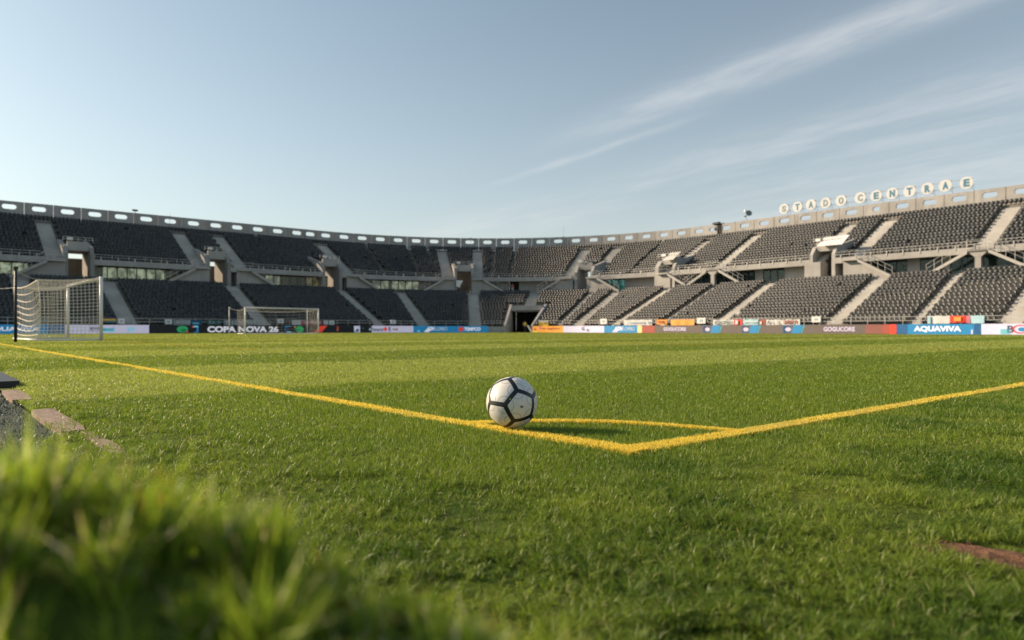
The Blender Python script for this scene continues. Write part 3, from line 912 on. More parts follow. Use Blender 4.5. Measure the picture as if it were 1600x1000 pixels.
    # stair flights falling from the aisle foot along the wall
    flights = [('Z', 'L'), ('A', 'L'), ('B', 'L'), ('C', 'R'), ('D', 'R'), ('E', 'L'), ('F', 'R'), ('G', 'L'), ('H', 'R'), ('I', 'R'), ('J', 'L'), ('J', 'R'), ('L', 'R'), ('Mm', 'L'), ('Mm', 'R'), ('N', 'R')]
    for k_, dr in flights:
        sa = UA[k_]
        if not inside(sa): continue
        sg = -1 if dr == 'L' else 1
        oo0, oo1 = 12.85, 13.42
        f = 1 / scale_at(sa, 13.2)
        st = empty('stair_flight', Vector(W(sa, 13.2, 6)) - base, 0, root)
        mb = MB(); nst = 11; run = 0.33
        mb.sbox(sa - 0.9 * f, sa + 0.9 * f, oo0, oo1, 8.02, 8.20)
        for j in range(nst):
            q0 = sa + sg * (0.9 + j * run) * f; q1 = sa + sg * (0.9 + (j + 1) * run) * f
            zt = 8.2 - (j + 1) * 0.19
            mb.sbox(q0, q1, oo0 + 0.08, oo1, zt - 0.14, zt)
        for oo in (oo0, ):
            a0 = sa + sg * 0.9 * f; a1 = sa + sg * (0.9 + nst * run) * f
            P = []
            for zz0, zz1 in ((7.82, 5.78), (8.14, 6.1)):
                P += [W(a0, oo, zz0), W(a1, oo, zz1), W(a1, oo + 0.07, zz1), W(a0, oo + 0.07, zz0)]
            mb.hexa(P)
        mb.build('steps', M['stair'], st)
        if k_ not in ('J', 'Mm', 'I'):
            mb = MB(); P = []
            b0 = sa - sg * 0.9 * f
            A2 = [W(b0, 13.44, 5.99), W(a1, 13.44, 5.99), W(a0, 13.44, 8.0), W(b0, 13.44, 8.0)]
            B2 = [W(b0, 15.19, 5.99), W(a1, 15.19, 5.99), W(a0, 15.19, 8.0), W(b0, 15.19, 8.0)]
            mb.hexa(A2 + B2); mb.build('stair_wall', M['concrete'], st)
        mb = MB()
        for hgt in (0.5, 0.95):
            mb.tube([W(sa - sg * 0.9 * f, oo0, 8.2 + hgt), W(sa + sg * 0.9 * f, oo0, 8.2 + hgt), W(a1, oo0, 6.1 + hgt)], 0.022, 5)
        for j in range(6):
            q = a0 + (a1 - a0) * j / 5; zz_ = 8.2 - 2.1 * j / 5
            mb.tube([W(q, oo0, zz_ - 0.1), W(q, oo0, zz_ + 0.95)], 0.02, 5)
        mb.build('handrail', M['metal'], st)
    for k_ in ('I', 'K'):
        sa = UA[k_]
        if inside(sa):
            mb = MB(); mb.sbox(sa - 0.95, sa + 0.95, 13.44, 15.19, 5.99, 8.16); mb.build('stair_wall', M['concrete'], root)
    for k_ in ('J', 'Mm'):
        sa = UA[k_]
        if inside(sa):
            mb = MB()
            mb.sbox(sa - 0.26, sa + 0.26, 13.0, 13.44, 5.99, 7.45)
            P = []
            for w_, zz_ in ((0.26, 7.45), (0.85, 8.015)):
                P += [W(sa - w_, 12.98, zz_), W(sa + w_, 12.98, zz_), W(sa + w_, 13.45, zz_), W(sa - w_, 13.45, zz_)]
            mb.hexa(P); mb.build('column', M['concrete'], root)
    # windows and blank wall
    win = [(-60, 55), (152, 286), (415, 512), (582, 608), (612, 655), (796, 811), (866, 892), (935, 976), (1085, 1180), (1192, 1226), (1365, 1418), (1437, 1476), (1484, 1522), (1536, 1600), (1612, 1700)]
    wi = [(s_of(a, 15.2), s_of(b, 15.2), a) for a, b in win]
    wi = [(max(a, s0), min(b, s1), px) for a, b, px in wi if b > s0 and a < s1]
    blocks = sorted([(a, b) for a, b, _ in wi] + [(p - hw(PW, p, 15) + 0.02, p + hw(PW, p, 15) - 0.02) for p in ports])
    q = s0
    for a, b in blocks + [(s1, s1)]:
        if a > q + 0.01:
            mb = MB(); mb.sbox(q, a, 15.2, 15.4, 5.99, 8.1); mb.build('wall', M['concrete'], root)
        q = max(q, b)
    for a, b, px in wi:
        if px == 796:                         # open doorway, its inner shade put in as a near-black sheet
            mb = MB(); mb.sbox(a, b, 15.6, 15.7, 5.99, 8.1); mb.build('doorway_shade', M['dark'], root); continue
        lw_ = (b - a) * scale_at((a + b) / 2, 15.2); k = max(1, round(lw_ / 1.08)); f = (b - a) / lw_
        mb = MB()
        mb.sbox(a, b, 15.2, 15.36, 7.78, 8.1); mb.sbox(a, b, 15.2, 15.36, 5.99, 6.12)
        for j in range(k + 1):
            c = a + (b - a) * j / k; w_ = 0.05 * f
            mb.sbox(max(a, c - w_), min(b, c + w_), 15.21, 15.35, 6.122, 7.778)
        wdw = mb.build('window', M['frame'], root)
        mb = MB(); mb.sbox(a + 0.03, b - 0.03, 15.27, 15.29, 6.125, 7.775)
        mb.build('pane', M['glass'] if px < 800 else M['tealglass'], wdw, local=False)
        wdw.children[0].location = (0, 0, 0)
        me = wdw.children[0].data
        off = origin_of(root); me.transform(Matrix.Translation(-off))
    if side == 'R':
        mb = MB(); mb.sbox(s0 + 6, s1, 19.2, 19.4, 5.99, 10.6); mb.build('inner_wall', M['greywall'], root)
    else:
        mb = MB(); mb.sbox(s0, s1, 21.6, 21.75, 5.945, 6.95); mb.build('inner_wall', M['greywall'], root)
    # front wall and railing
    mb = MB()
    for a, b in cuts: mb.sbox(a, b, OLOW - 0.5 * DLOW - 0.22, OLOW - 0.5 * DLOW - 0.005, 0.0, 0.78)
    mb.build('front_wall', M['concrete'], root)
    mb = MB()
    for a, b in cuts:
        for zz_ in (1.18, 1.52): mb.sbox(a, b, 0.92, 0.96, zz_, zz_ + 0.045)
        k = max(1, int((b - a) / 1.5))
        for j in range(k + 1):
            q = a + (b - a) * j / k; mb.sbox(q - 0.022, q + 0.022, 0.925, 0.965, 0.78, 1.55)
    mb.build('front_railing', M['metal'], root)
    # players' tunnel in the corner
    if tun:
        tr = empty('tunnel', Vector(W(TUN, 4, 0)) - base, 0, root)
        mb = MB()
        for sg in (-1, 1):
            e0, e1 = TUN + sg * tw, TUN + sg * (tw - 0.24)
            mb.prism(min(e0, e1), max(e0, e1), [(0.6, 0), (0.6, 0.95), (7.3, 4.05), (8.2, 4.05), (8.2, 0)])
        mb.build('side_wall', M['concrete'], tr)
        mb = MB(); mb.sbox(TUN - tw + 0.245, TUN + tw - 0.245, 6.2, 8.2, 3.15, 3.85); mb.build('lintel', M['concrete'], tr)
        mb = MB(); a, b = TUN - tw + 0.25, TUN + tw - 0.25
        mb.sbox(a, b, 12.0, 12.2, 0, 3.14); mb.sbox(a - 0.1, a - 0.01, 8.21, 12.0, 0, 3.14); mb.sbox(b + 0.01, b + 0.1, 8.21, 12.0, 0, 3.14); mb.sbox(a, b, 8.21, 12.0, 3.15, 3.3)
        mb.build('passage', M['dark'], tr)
        mb = MB()
        for zz_ in (4.35, 4.75): mb.sbox(TUN - tw, TUN + tw, 6.3, 6.34, zz_, zz_ + 0.04)
        for j in range(5):
            q = TUN - tw + 2 * tw * j / 4; mb.sbox(q - .02, q + .02, 6.3, 6.34, 3.85, 4.78)
        mb.build('railing', M['metal'], tr)
    return root

LEFT = stand('grandstand', 'grey two-tier grandstand in shade, curving from the left to the corner tunnel', SL, SPLIT, 'L')
RIGHT = stand('grandstand', 'sunlit two-tier grandstand under the round letter discs on the right', SPLIT, SR, 'R')

# awnings over two portals of the sunlit stand
for p, lab, col in ((PORT[6], 'white awning over the portal below the letter discs', 'white'), (PORT[5], 'small white tarp over the portal nearest the corner', 'offwhite')):
    e = empty('awning', Vector(W(p, 15, 9.6))); tag(e, lab, 'awning')
    a = 1.45 if col == 'white' else 0.9; p = p + (0.9 if col == 'white' else 0.4)
    mb = MB(); P = []
    for k in (0, 1):
        P += [W(p - a, 13.4, 9.95 + 0.06 * k), W(p + a, 13.4, 9.95 + 0.06 * k), W(p + a, 15.2, 11.12 + 0.06 * k), W(p - a, 15.2, 11.12 + 0.06 * k)]
    mb.hexa(P); mb.build('sheet', M[col], e)
    mb = MB()
    for sg in (-1, 1): mb.tube([W(p + sg * (a - 0.06), 13.45, 9.94), W(p + sg * (a - 0.06), 14.25, 9.4)], 0.025, 5)
    mb.build('strut', M['metal'], e)

# ------------------------------------------------------------------ seats
def seat_mesh():
    mb = MB()
    # backrest: curved shell with a rounded top, leaning back
    nx, nz = 4, 4; w, h, t = 0.40, 0.40, 0.045
    vs = []
    for side in (0, 1):
        for j in range(nz + 1):
            fz = j / nz
            ww = w / 2 * (1.0 - 0.22 * max(0, fz - 0.55) / 0.45 - 0.06 * (1 - fz))
            for i in range(nx + 1):
                fx = i / nx * 2 - 1
                yb = 0.10 * fz + 0.0 - 0.045 * fx * fx + 0.02
                zt = 0.40 + h * fz - (0.07 * fx * fx if j == nz else 0)
                vs.append((fx * ww, yb + (t if side else 0), zt))
    k = nx + 1; m = k * (nz + 1); fs = []
    for j in range(nz):
        for i in range(nx):
            a = j * k + i
            fs.append((a, a + 1, a + k + 1, a + k)); fs.append((m + a, m + a + k, m + a + k + 1, m + a + 1))
    for i in range(nx):
        a = nz * k + i; fs.append((a, a + 1, m + a + 1, m + a)); fs.append((i + 1, i, m + i, m + i + 1))
    for j in range(nz):
        a = j * k; fs.append((a + k, a, m + a, m + a + k)); a = j * k + nx; fs.append((a, a + k, m + a + k, m + a))
    mb.add(vs, fs)
    # seat pan tipped up
    mb.hexa([(-.175, -.16, .36), (.175, -.16, .36), (.175, 0.0, .30), (-.175, 0.0, .30), (-.17, -.20, .66), (.17, -.20, .66), (.17, -.14, .68), (-.17, -.14, .68)])
    mb.box(-.05, .05, -.03, .06, 0.0, .38)
    me = bpy.data.meshes.new('stadium_seat'); me.from_pydata(mb.v, [], mb.f); me.update()
    me.materials.append(M['seat'])
    bm = bmesh.new(); bm.from_mesh(me); bmesh.ops.recalc_face_normals(bm, faces=bm.faces); bm.to_mesh(me); bm.free()
    return me
SEAT = seat_mesh()
PITCH = 0.425
rows = [(OLOW + i * DLOW + 0.18, ZLOW + i * HLOW, 'low', i) for i in range(NLOW)] + [(OUP + i * DUP + 0.18, ZUP + i * HUP, 'up', i) for i in range(NUP)]
ups = list(UA.values())
seats = []
for (o, z, tier, i) in rows:
    for a, b in ((SL, S1), (S1, S2), (S2, SR)):
        f = scale_at((a + b) / 2, o); n = int((b - a) * f / PITCH)
        for j in range(n):
            s = a + (j + 0.5 + 0.25 * (i % 2)) * (b - a) / n
            if s >= b: continue
            bad = False
            if tier == 'up':
                for q in (ups if i < NUP - 1 else ()):
                    if abs(s - q) * f < AW + 0.24: bad = True
                for q in NARROW_U:
                    if abs(s - q) * f < 0.30: bad = True
                if i < 6:
                    for q in PORT:
                        if abs(s - q) < hw(PW, q, 14) + 0.26 / f: bad = True
            else:
                for q in LA:
                    if abs(s - q) * f < AW + 0.24: bad = True
                for q in NARROW_L:
                    if abs(s - q) * f < 0.58: bad = True
                if i < 10 and abs(s - TUN) < 2.1 + 0.2: bad = True
            if not bad and random.random() > 0.004: seats.append((s, o, z))
seats = np.array(seats)
P = W(seats[:, 0], seats[:, 1], seats[:, 2])
px = 800 + FPX * P[:, 0] / np.maximum(P[:, 1], 1)
vis = (px > 4) & (px < 1594) & (P[:, 1] > 5)
score = np.where(vis, np.hypot(P[:, 0], P[:, 1]), 1e6)
near = np.argsort(score)[:300]
mask = np.ones(len(seats), bool); mask[near] = False
for i in near:
    s = seats[i, 0]; t, out = frame(s)
    ob = bpy.data.objects.new('stadium_seat', SEAT); COL.objects.link(ob)
    ob.location = P[i]; ob.rotation_euler = (0, 0, math.atan2(t.y, t.x))
    tag(ob, 'dark grey plastic seat in the sunlit lower tier, among those nearest the right image border', 'seat', 'seats of the lower tier at the right')
sv = np.array([v.co[:] for v in SEAT.vertices]); sfq = np.array([p.vertices[:] for p in SEAT.polygons])
idx = np.where(mask)[0]
fr = np.array([[*frame(seats[i, 0])[0][:2], *frame(seats[i, 0])[1][:2]] for i in idx])
vv = np.empty((len(idx), len(sv), 3), np.float32)
vv[:, :, 0] = P[idx, 0:1] + fr[:, 0:1] * sv[:, 0] + fr[:, 2:3] * sv[:, 1]
vv[:, :, 1] = P[idx, 1:2] + fr[:, 1:2] * sv[:, 0] + fr[:, 3:4] * sv[:, 1]
vv[:, :, 2] = P[idx, 2:3] + sv[:, 2]
ff = (np.arange(len(idx))[:, None, None] * len(sv) + sfq[None]).reshape(-1, 4)
o = link('seating', np_mesh('seating', vv.reshape(-1, 3), quads=ff), M['seat'])
tag(o, 'rows of dark grey plastic seats filling both tiers of the bowl', 'seating', kind='stuff')
print('seats', len(seats))

# ------------------------------------------------------------------ advertising boards
BO, BH = -1.0, 0.86
LEDS = {}
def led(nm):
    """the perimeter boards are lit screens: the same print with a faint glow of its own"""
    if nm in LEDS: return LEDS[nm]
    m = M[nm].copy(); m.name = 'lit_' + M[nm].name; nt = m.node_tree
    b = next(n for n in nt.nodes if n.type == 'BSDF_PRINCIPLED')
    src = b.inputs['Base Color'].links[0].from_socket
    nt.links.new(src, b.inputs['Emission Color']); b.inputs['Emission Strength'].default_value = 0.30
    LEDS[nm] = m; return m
def board(px0, px1, label, mat, name='advertising_board', o=BO):
    a, b = s_of(px0, o), s_of(px1, o)
    e = empty(name, Vector(W((a + b) / 2, o, 0))); tag(e, label, 'advertising board', 'boards around the pitch')
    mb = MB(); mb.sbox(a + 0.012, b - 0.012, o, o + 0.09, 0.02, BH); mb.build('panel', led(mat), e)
    mb = MB()
    k = max(1, int((b - a) / 2.5))
    for j in range(k + 1):
        q = a + 0.1 + (b - a - 0.2) * j / k; mb.sbox(q - .03, q + .03, o + 0.092, o + 0.45, 0.0, 0.08)
    mb.build('foot', M['darkmetal'], e)
    return e
def T_(e, body, px0, px1, z0, z1, mat, off=0.02, o=BO, name='lettering', slant=0):
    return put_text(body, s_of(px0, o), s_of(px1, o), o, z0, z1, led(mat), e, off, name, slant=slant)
def R_(e, px0, px1, z0, z1, mat, o=BO, name='colour_field', sk=0.0):
    a, b = s_of(px0, o), s_of(px1, o)
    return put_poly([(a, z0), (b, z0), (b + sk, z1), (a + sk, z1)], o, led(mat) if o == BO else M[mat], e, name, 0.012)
def D_(e, px, z, r, mat, o=BO, name='emblem', a0=0, a1=2 * PI, rs=None):
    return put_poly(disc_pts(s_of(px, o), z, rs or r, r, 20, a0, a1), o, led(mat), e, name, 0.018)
# left stand
b = board(-70, 102, 'blue board with white AQUAVIVA lettering behind the near goal', 'blue')
T_(b, 'AQUAVIVA', -26, 62, 0.2, 0.66, 'letterwhite', 0.035)
R_(b, 72, 101, 0.03, 0.85, 'deepblue')
b = board(102, 233, 'pale lilac board with small cyan and dark lettering left of the black board', 'lilac')
T_(b, 'MÓNIO', 141, 158, 0.36, 0.72, 'darkletter', 0.03); T_(b, 'Mainstay', 141, 155, 0.17, 0.29, 'darkletter', 0.01)
R_(b, 158.5, 179, 0.20, 0.50, 'cyan'); T_(b, 'banco!', 159.5, 178, 0.28, 0.66, 'teal', 0.03)
for k in range(3): R_(b, 198, 209, 0.22 + 0.15 * k, 0.32 + 0.15 * k, 'cyan', name='emblem', sk=0.12)
b = board(233, 552, 'long black board with white COPA NOVA 26 lettering behind the far goal', 'boardblack')
D_(b, 285, 0.43, 0.36, 'green', rs=0.55); D_(b, 287, 0.32, 0.18, 'darkgreen', rs=0.3); R_(b, 289, 293, 0.46, 0.60, 'yellow', name='emblem'); R_(b, 291, 294, 0.10, 0.22, 'red', name='emblem')
R_(b, 302, 310, 0.64, 0.80, 'cyan', name='emblem'); R_(b, 307, 310, 0.10, 0.62, 'blue', name='emblem'); R_(b, 300, 302, 0.62, 0.74, 'red', name='emblem'); R_(b, 303, 307, 0.06, 0.16, 'blue', name='emblem')
T_(b, 'COPA NOVA 26', 324, 435, 0.10, 0.78, 'letterwhite', 0.045)
R_(b, 445, 455, 0.72, 0.82, 'blue', name='emblem'); R_(b, 445, 447, 0.16, 0.71, 'deepblue', name='emblem'); R_(b, 448, 455, 0.06, 0.16, 'cyan', name='emblem')
D_(b, 468, 0.43, 0.36, 'green', rs=0.5); D_(b, 465, 0.34, 0.16, 'darkgreen', rs=0.3); R_(b, 460, 462, 0.66, 0.78, 'orange', name='emblem')
R_(b, 491, 502, 0.06, 0.84, 'red', name='emblem', sk=0.75)
R_(b, 526, 529, 0.2, 0.66, 'redbrown', name='emblem'); R_(b, 527, 529, 0.66, 0.76, 'red', name='emblem')
b = board(552, 581, 'short black board with a white square between COPA NOVA and the white boards', 'boardblack')
R_(b, 553, 562.5, 0.04, 0.84, 'lilac', name='emblem'); D_(b, 558.5, 0.30, 0.2, 'darkletter'); R_(b, 553, 556, 0.04, 0.3, 'teal', name='emblem')
D_(b, 567, 0.48, 0.14, 'teal', a0=0.2, a1=2.6); R_(b, 577, 579.5, 0.28, 0.58, 'greyletter', name='emblem')
b = board(581, 611, 'white board with dark lettering and a red cross', 'lilac')
T_(b, 'Farmacruz', 582, 599, 0.18, 0.66, 'darkletter', 0.02); R_(b, 599, 605, 0.34, 0.56, 'red', name='emblem'); R_(b, 601, 603.4, 0.18, 0.76, 'red', name='emblem'); T_(b, 'N', 607, 610, 0.15, 0.75, 'darkletter', 0.04)
b = board(611.4, 646, 'plain whitish board with tiny red lettering right of the red cross', 'lilac')
T_(b, 'vida', 613, 622, 0.3, 0.6, 'redmid', 0.02)
b = board(646, 714, 'blue board with slanted white letters and grey lettering', 'blue')
R_(b, 662, 670, 0.05, 0.5, 'letterwhite', name='emblem', sk=0.5); T_(b, 'ADN', 667, 678, 0.26, 0.78, 'letterwhite', 0.04, slant=0.1); T_(b, 'LOMBO', 680, 699, 0.26, 0.74, 'greyletter', 0.02); R_(b, 652, 656, 0.08, 0.3, 'cyan', name='emblem')
b = board(714, 763, 'blue board with a red emblem and white lettering next to the tunnel', 'blue')
D_(b, 720, 0.45, 0.34, 'red', rs=0.32); T_(b, 'TEMPCO', 725, 751, 0.22, 0.70, 'letterwhite', 0.045)
# right stand
b = board(832, 880, 'bright orange board with dark red lettering right of the tunnel', 'orange')
R_(b, 832.5, 840, 0.03, 0.26, 'yellow', name='emblem'); D_(b, 844, 0.62, 0.2, 'pink'); T_(b, 'os negócios', 847, 875, 0.30, 0.70, 'redbrown', 0.02)
D_(b, 836, 0.42, 0.16, 'red')
b = board(880, 944, 'pale lilac board with a dark scribble emblem beside the orange board', 'lilac')
D_(b, 912, 0.52, 0.22, 'darkletter', a0=PI, a1=2 * PI); T_(b, 'C', 909, 914, 0.3, 0.74, 'darkletter', 0.02); T_(b, 's', 916.5, 921, 0.16, 0.46, 'darkletter', 0.02)
b = board(944, 996, 'blue board with slanted white letters on the sunlit side', 'blue')
R_(b, 956, 964, 0.05, 0.5, 'lilacletter', name='emblem', sk=0.5); T_(b, 'ADN', 960, 972, 0.26, 0.78, 'letterwhite', 0.03, slant=0.1); T_(b, 'LOMBO', 974, 992, 0.28, 0.72, 'greyletter', 0.02)
b = board(996, 1003, 'narrow peach board between blue and brown boards', 'peach')
b = board(1003, 1401, 'very long dark brown board with lilac lettering and teal squares', 'brown')
R_(b, 1003.5, 1023, 0.03, 0.85, 'redbrown')
T_(b, 'GOGUCORE', 1037, 1072, 0.26, 0.66, 'lilacletter', 0.035); T_(b, 'GOGUCORE', 1287, 1336, 0.24, 0.66, 'lilacletter', 0.035)
for p in (1098, 1158, 1223):
    w_ = 27 if p < 1200 else 30
    R_(b, p, p + w_ * .42, 0.07, 0.80, 'deepblue', name='emblem'); R_(b, p + 1.2, p + w_ * .39, 0.13, 0.74, 'brown', name='emblem').location.z += 0
    D_(b, p + w_ * .28, 0.42, 0.2, 'lilacletter', rs=0.3); R_(b, p + w_ * .45, p + w_ * .9, 0.05, 0.83, 'blue', name='emblem', sk=0.25); R_(b, p + w_ * .92, p + w_, 0.05, 0.83, 'teal', name='emblem', sk=0.3)
R_(b, 1352, 1378, 0.03, 0.85, 'redmid'); R_(b, 1378.2, 1390, 0.03, 0.85, 'redbrown'); R_(b, 1390.2, 1400.5, 0.03, 0.85, 'red')
b = board(1401, 1533, 'blue board with big white AQUAVIVA lettering on the sunlit side', 'blue')
R_(b, 1401.5, 1418, 0.03, 0.85, 'deepblue'); T_(b, 'AQUAVIVA', 1428, 1502, 0.18, 0.70, 'letterwhite', 0.045); R_(b, 1522, 1532.5, 0.03, 0.85, 'deepblue'); R_(b, 1517.5, 1520, 0.04, 0.4, 'lilac', name='emblem')
b = board(1533, 1690, 'pale lilac board with B and a red ring at the right image border', 'lilac')
put_poly([(s_of(1563, BO), 0.06), (s_of(1578, BO), 0.06), (s_of(1578, BO), 0.45), (s_of(1563, BO), 0.45)], BO, M['cyan'], b)
T_(b, 'B', 1574, 1584, 0.16, 0.72, 'darkletter', 0.03)
o = D_(b, 1594, 0.44, 0.34, 'red', rs=0.52); o = D_(b, 1595, 0.44, 0.25, 'lilac', rs=0.40); o.location += frame(115)[1] * -0.01
o = D_(b, 1597, 0.42, 0.16, 'blue', rs=0.26); o.location += frame(115)[1] * -0.02
T_(b, 'BANCO', 1606, 1660, 0.2, 0.7, 'darkletter', 0.03)

# ------------------------------------------------------------------ banners and sign boxes on the front railing
RO = 0.86
def banner(px0, px1, y0, y1, mat, label, texts=(), group='banners hung on the front railing', fields=()):
    a, b = s_of(px0, RO), s_of(px1, RO); z1 = z_of((px0 + px1) / 2, y0, RO); z0 = z_of((px0 + px1) / 2, y1, RO)
    e = empty('banner', Vector(W((a + b) / 2, RO, z0))); tag(e, label, 'banner', group)
    mb = MB(); n = max(4, int((b - a) / 0.25)); m = 4; vs = []
    r = random.Random(int(px0))
    ph = r.uniform(0, 6)
    for sd in (0, 1):
        for j in range(m + 1):
            for i in range(n + 1):
                fx, fz = i / n, j / m
                s = a + (b - a) * fx
                sag = -0.05 * math.sin(fx * PI * max(2, round((b - a) / 1.4))) ** 2
                wv = 0.035 * math.sin(fx * (b - a) * 5.0 + ph) + 0.02 * math.sin(fx * (b - a) * 11 + fz * 2)
                vs.append(W(s, RO + wv * (1.2 - fz) - 0.012 * sd, z0 + (z1 - z0) * fz + sag * (0.6 + 0.4 * fz)))
    k = n + 1; q = k * (m + 1); fs = []
    for j in range(m):
        for i in range(n):
            c = j * k + i; fs += [(c, c + 1, c + k + 1, c + k), (q + c, q + c + k, q + c + k + 1, q + c + 1)]
    mb.add(vs, fs); mb.build('cloth', M[mat], e, True)
    h = z1 - z0
    for f0, f1, g0, g1, mt in fields:
        R_(e, px0 + (px1 - px0) * f0, px0 + (px1 - px0) * f1, z0 + h * g0, z0 + h * g1, mt, RO - 0.09)
    for body, f0, f1, g0, g1, mt in texts:
        put_text(body, a + (b - a) * f0, a + (b - a) * f1, RO - 0.10, z0 + h * g0, z0 + h * g1, M[mt], e, 0.03)
    return e
# sunlit side
banner(975, 1019, 499.5, 508, 'cloth', 'long white banner with small grey lettering on the sunlit railing', [('ULTRAS NORTE', .2, .75, .3, .6, 'greyletter'), ('25', .85, .96, .25, .7, 'greyletter')])
banner(1026, 1042, 499, 507, 'orange', 'short orange banner with dark letters beside the white one', [('SUL', .2, .8, .25, .75, 'redbrown')])
banner(1048, 1085, 499, 508, 'orange', 'long plain orange banner drooping at its middle')
banner(1114, 1147, 499.5, 507.5, 'cloth', 'white banner with grey block letters left of the red one', [('CENTRO', .08, .92, .15, .8, 'greycloth')])
banner(1147.5, 1160, 499, 508, 'red', 'red and white banner piece next to the pale blue banner', fields=[(.1, .45, .15, .85, 'cloth')])
banner(1161, 1185, 498.5, 507.5, 'bluecloth', 'pale blue banner with a white band', fields=[(.05, .95, .4, .6, 'cloth')])
banner(1186.5, 1196, 499, 507.5, 'redbrown', 'small dark red banner with white corner', fields=[(.05, .4, .1, .6, 'cloth')])
banner(1197, 1250, 499, 507.5, 'cloth', 'white banner with dark letters ALL 2001', [('A', .06, .13, .2, .8, 'darkletter'), ('L', .20, .26, .2, .8, 'greycloth'), ('L', .36, .42, .2, .8, 'greycloth'), ('2001', .52, .92, .2, .85, 'redbrown')])
banner(1449, 1484, 493, 505.5, 'cloth', 'whitish sheet with pale blue hem, left of the orange cloth', fields=[(.02, .14, .05, .9, 'bluecloth')])
banner(1484, 1509, 493, 504, 'red', 'crumpled orange-red cloth on the railing above AQUAVIVA', fields=[(.25, .7, .2, .8, 'orange')])
banner(1509.5, 1516, 493, 505, 'pink', 'narrow pink cloth between the orange and blue cloths')
banner(1516.5, 1538, 492.5, 505, 'bluecloth', 'pale blue crumpled cloth at the railing end')
banner(842, 857, 500.5, 509, 'yellow', 'faded yellow cloth behind the orange board', fields=[(.05, .95, .6, .98, 'cloth')])
# shaded side
banner(157, 182, 497, 504, 'redmid', 'dark red and yellow striped banner behind the near goal', fields=[(.05, .95, .45, .75, 'yellow'), (.3, .95, .02, .3, 'teal')])
banner(271, 298, 499, 508, 'greycloth', 'grey banner with pale letters left of the blue one', [('MOCIDADE', .15, .95, .2, .75, 'cloth')])
banner(299, 316, 500, 507.5, 'deepblue', 'blue banner with pale triangle', fields=[(.1, .7, .1, .5, 'cyan')])
banner(323, 345, 500, 507, 'darkgreen', 'dark banner with pale letters SUL', [('SUL X', .1, .95, .2, .8, 'greyletter')])
banner(350, 402, 500, 508, 'greycloth', 'long dark grey banner with pale letters above COPA NOVA', [('Y. 1 L', .02, .4, .15, .85, 'cloth'), ('VIVE', .55, .98, .25, .9, 'cloth')])
banner(456, 470, 500, 507.5, 'cloth', 'small whitish banner left of the pink one')
banner(470.5, 503, 501, 507, 'pink', 'dull pink banner with pale letters near the far goal', [('CENTRAIS', .1, .9, .2, .8, 'cloth')])

def sign_box(px0, px1, y0, y1, label):
    a, b = s_of(px0, 1.02), s_of(px1, 1.02); z1 = z_of((px0 + px1) / 2, y0, 1.02); z0 = z_of((px0 + px1) / 2, y1, 1.02)
    e = empty('gate_sign', Vector(W((a + b) / 2, 1.02, 0.6))); tag(e, label, 'gate sign', 'white sign boxes at the foot of the aisles')
    mb = MB(); mb.sbox(a, b, 0.78, 0.90, z0, z1); mb.build('plate', M['white'], e)
    mb = MB()
    for q in (a + 0.08, b - 0.08): mb.tube([W(q, 0.98, 0.6), W(q, 0.98, z1)], 0.025, 5)
    mb.build('post', M['metal'], e)
    mb = MB(); mb.sbox(a + (b - a) * .3, a + (b - a) * .7, 0.765, 0.779, z0 + (z1 - z0) * .3, z0 + (z1 - z0) * .7); mb.build('symbol', M['greyletter'], e)
sign_box(184, 194, 498, 505.5, 'white sign box at the aisle just right of the near goal')
sign_box(257, 268, 499, 506.5, 'white sign box above the left end of the black board')
sign_box(433, 442, 498.5, 505, 'white sign box seen through the far goal')
sign_box(505, 511.5, 501, 507, 'white sign box right of the far goal, first of two')
sign_box(513.5, 521, 501, 507.5, 'white sign box right of the far goal, second of two')
sign_box(609, 617, 500, 506, 'white sign box above the white boards')
sign_box(940, 950, 498, 506.5, 'white sign box where a pale aisle meets the blue board')
sign_box(1091, 1104, 496.5, 505.5, 'white sign box between orange and white banners')
sign_box(1270, 1284, 494.5, 503.5, 'white sign box right of the letters ALL 2001')

# ------------------------------------------------------------------ roof letters
e = empty('rooftop_sign', Vector(W(s_of(1370, OTOP + 0.3), OTOP + 0.3, RIM))); tag(e, 'row of white discs spelling STADO CENTRAE on the parapet', 'rooftop sign')
OS = OTOP + 0.32
lp = [1226, 1247, 1268, 1291, 1315, 1345, 1370, 1395, 1422, 1450, 1478, 1511]
ly = [326.5, 323.5, 320, 317.3, 313.6, 309.3, 306, 302.5, 299, 295, 290.5, 286]
M['signdisc'] = plain('sign_disc_white', (0.60, 0.61, 0.62), 0.4, 0.05)
M['signteal'] = plain('sign_letter_teal', (0.06, 0.19, 0.29), 0.5, 0.1)
M['signgrey'] = plain('sign_letter_faded', (0.20, 0.27, 0.29), 0.5, 0.1)
zr = []
for ch, pxx, yy in zip('STADOCENTRAE', lp, ly):
    s = s_of(pxx, OS); zc = z_of(pxx, yy, OS); zr.append((s, zc))
    d = put_poly(disc_pts(s, zc, 0.70, 0.70, 28), OS - 0.1, M['signdisc'], e, 'disc', 0.10)
    l = put_text(ch, s - 0.30, s + 0.30, OS - 0.20, zc - 0.43, zc + 0.43, M['signgrey'] if ch in 'SDOC' else M['signteal'], e, 0.045, 'letter', 0.03)
    l.parent = d
mb = MB()
for dz in (-0.35, 0.45): mb.tube([W(s, OS, z + dz) for s, z in zr], 0.028, 5)
for s, z in zr:
    for ds in (-0.5, 0.5): mb.tube([W(s + ds, OS, RIM - 0.1), W(s + ds, OS, z + 0.75)], 0.024, 5)
    mb.tube([W(s + 0.5, OS, z + 0.7), W(s + 0.5, OS + 0.8, RIM - 0.05)], 0.02, 5)
mb.build('frame', M['metal'], e)

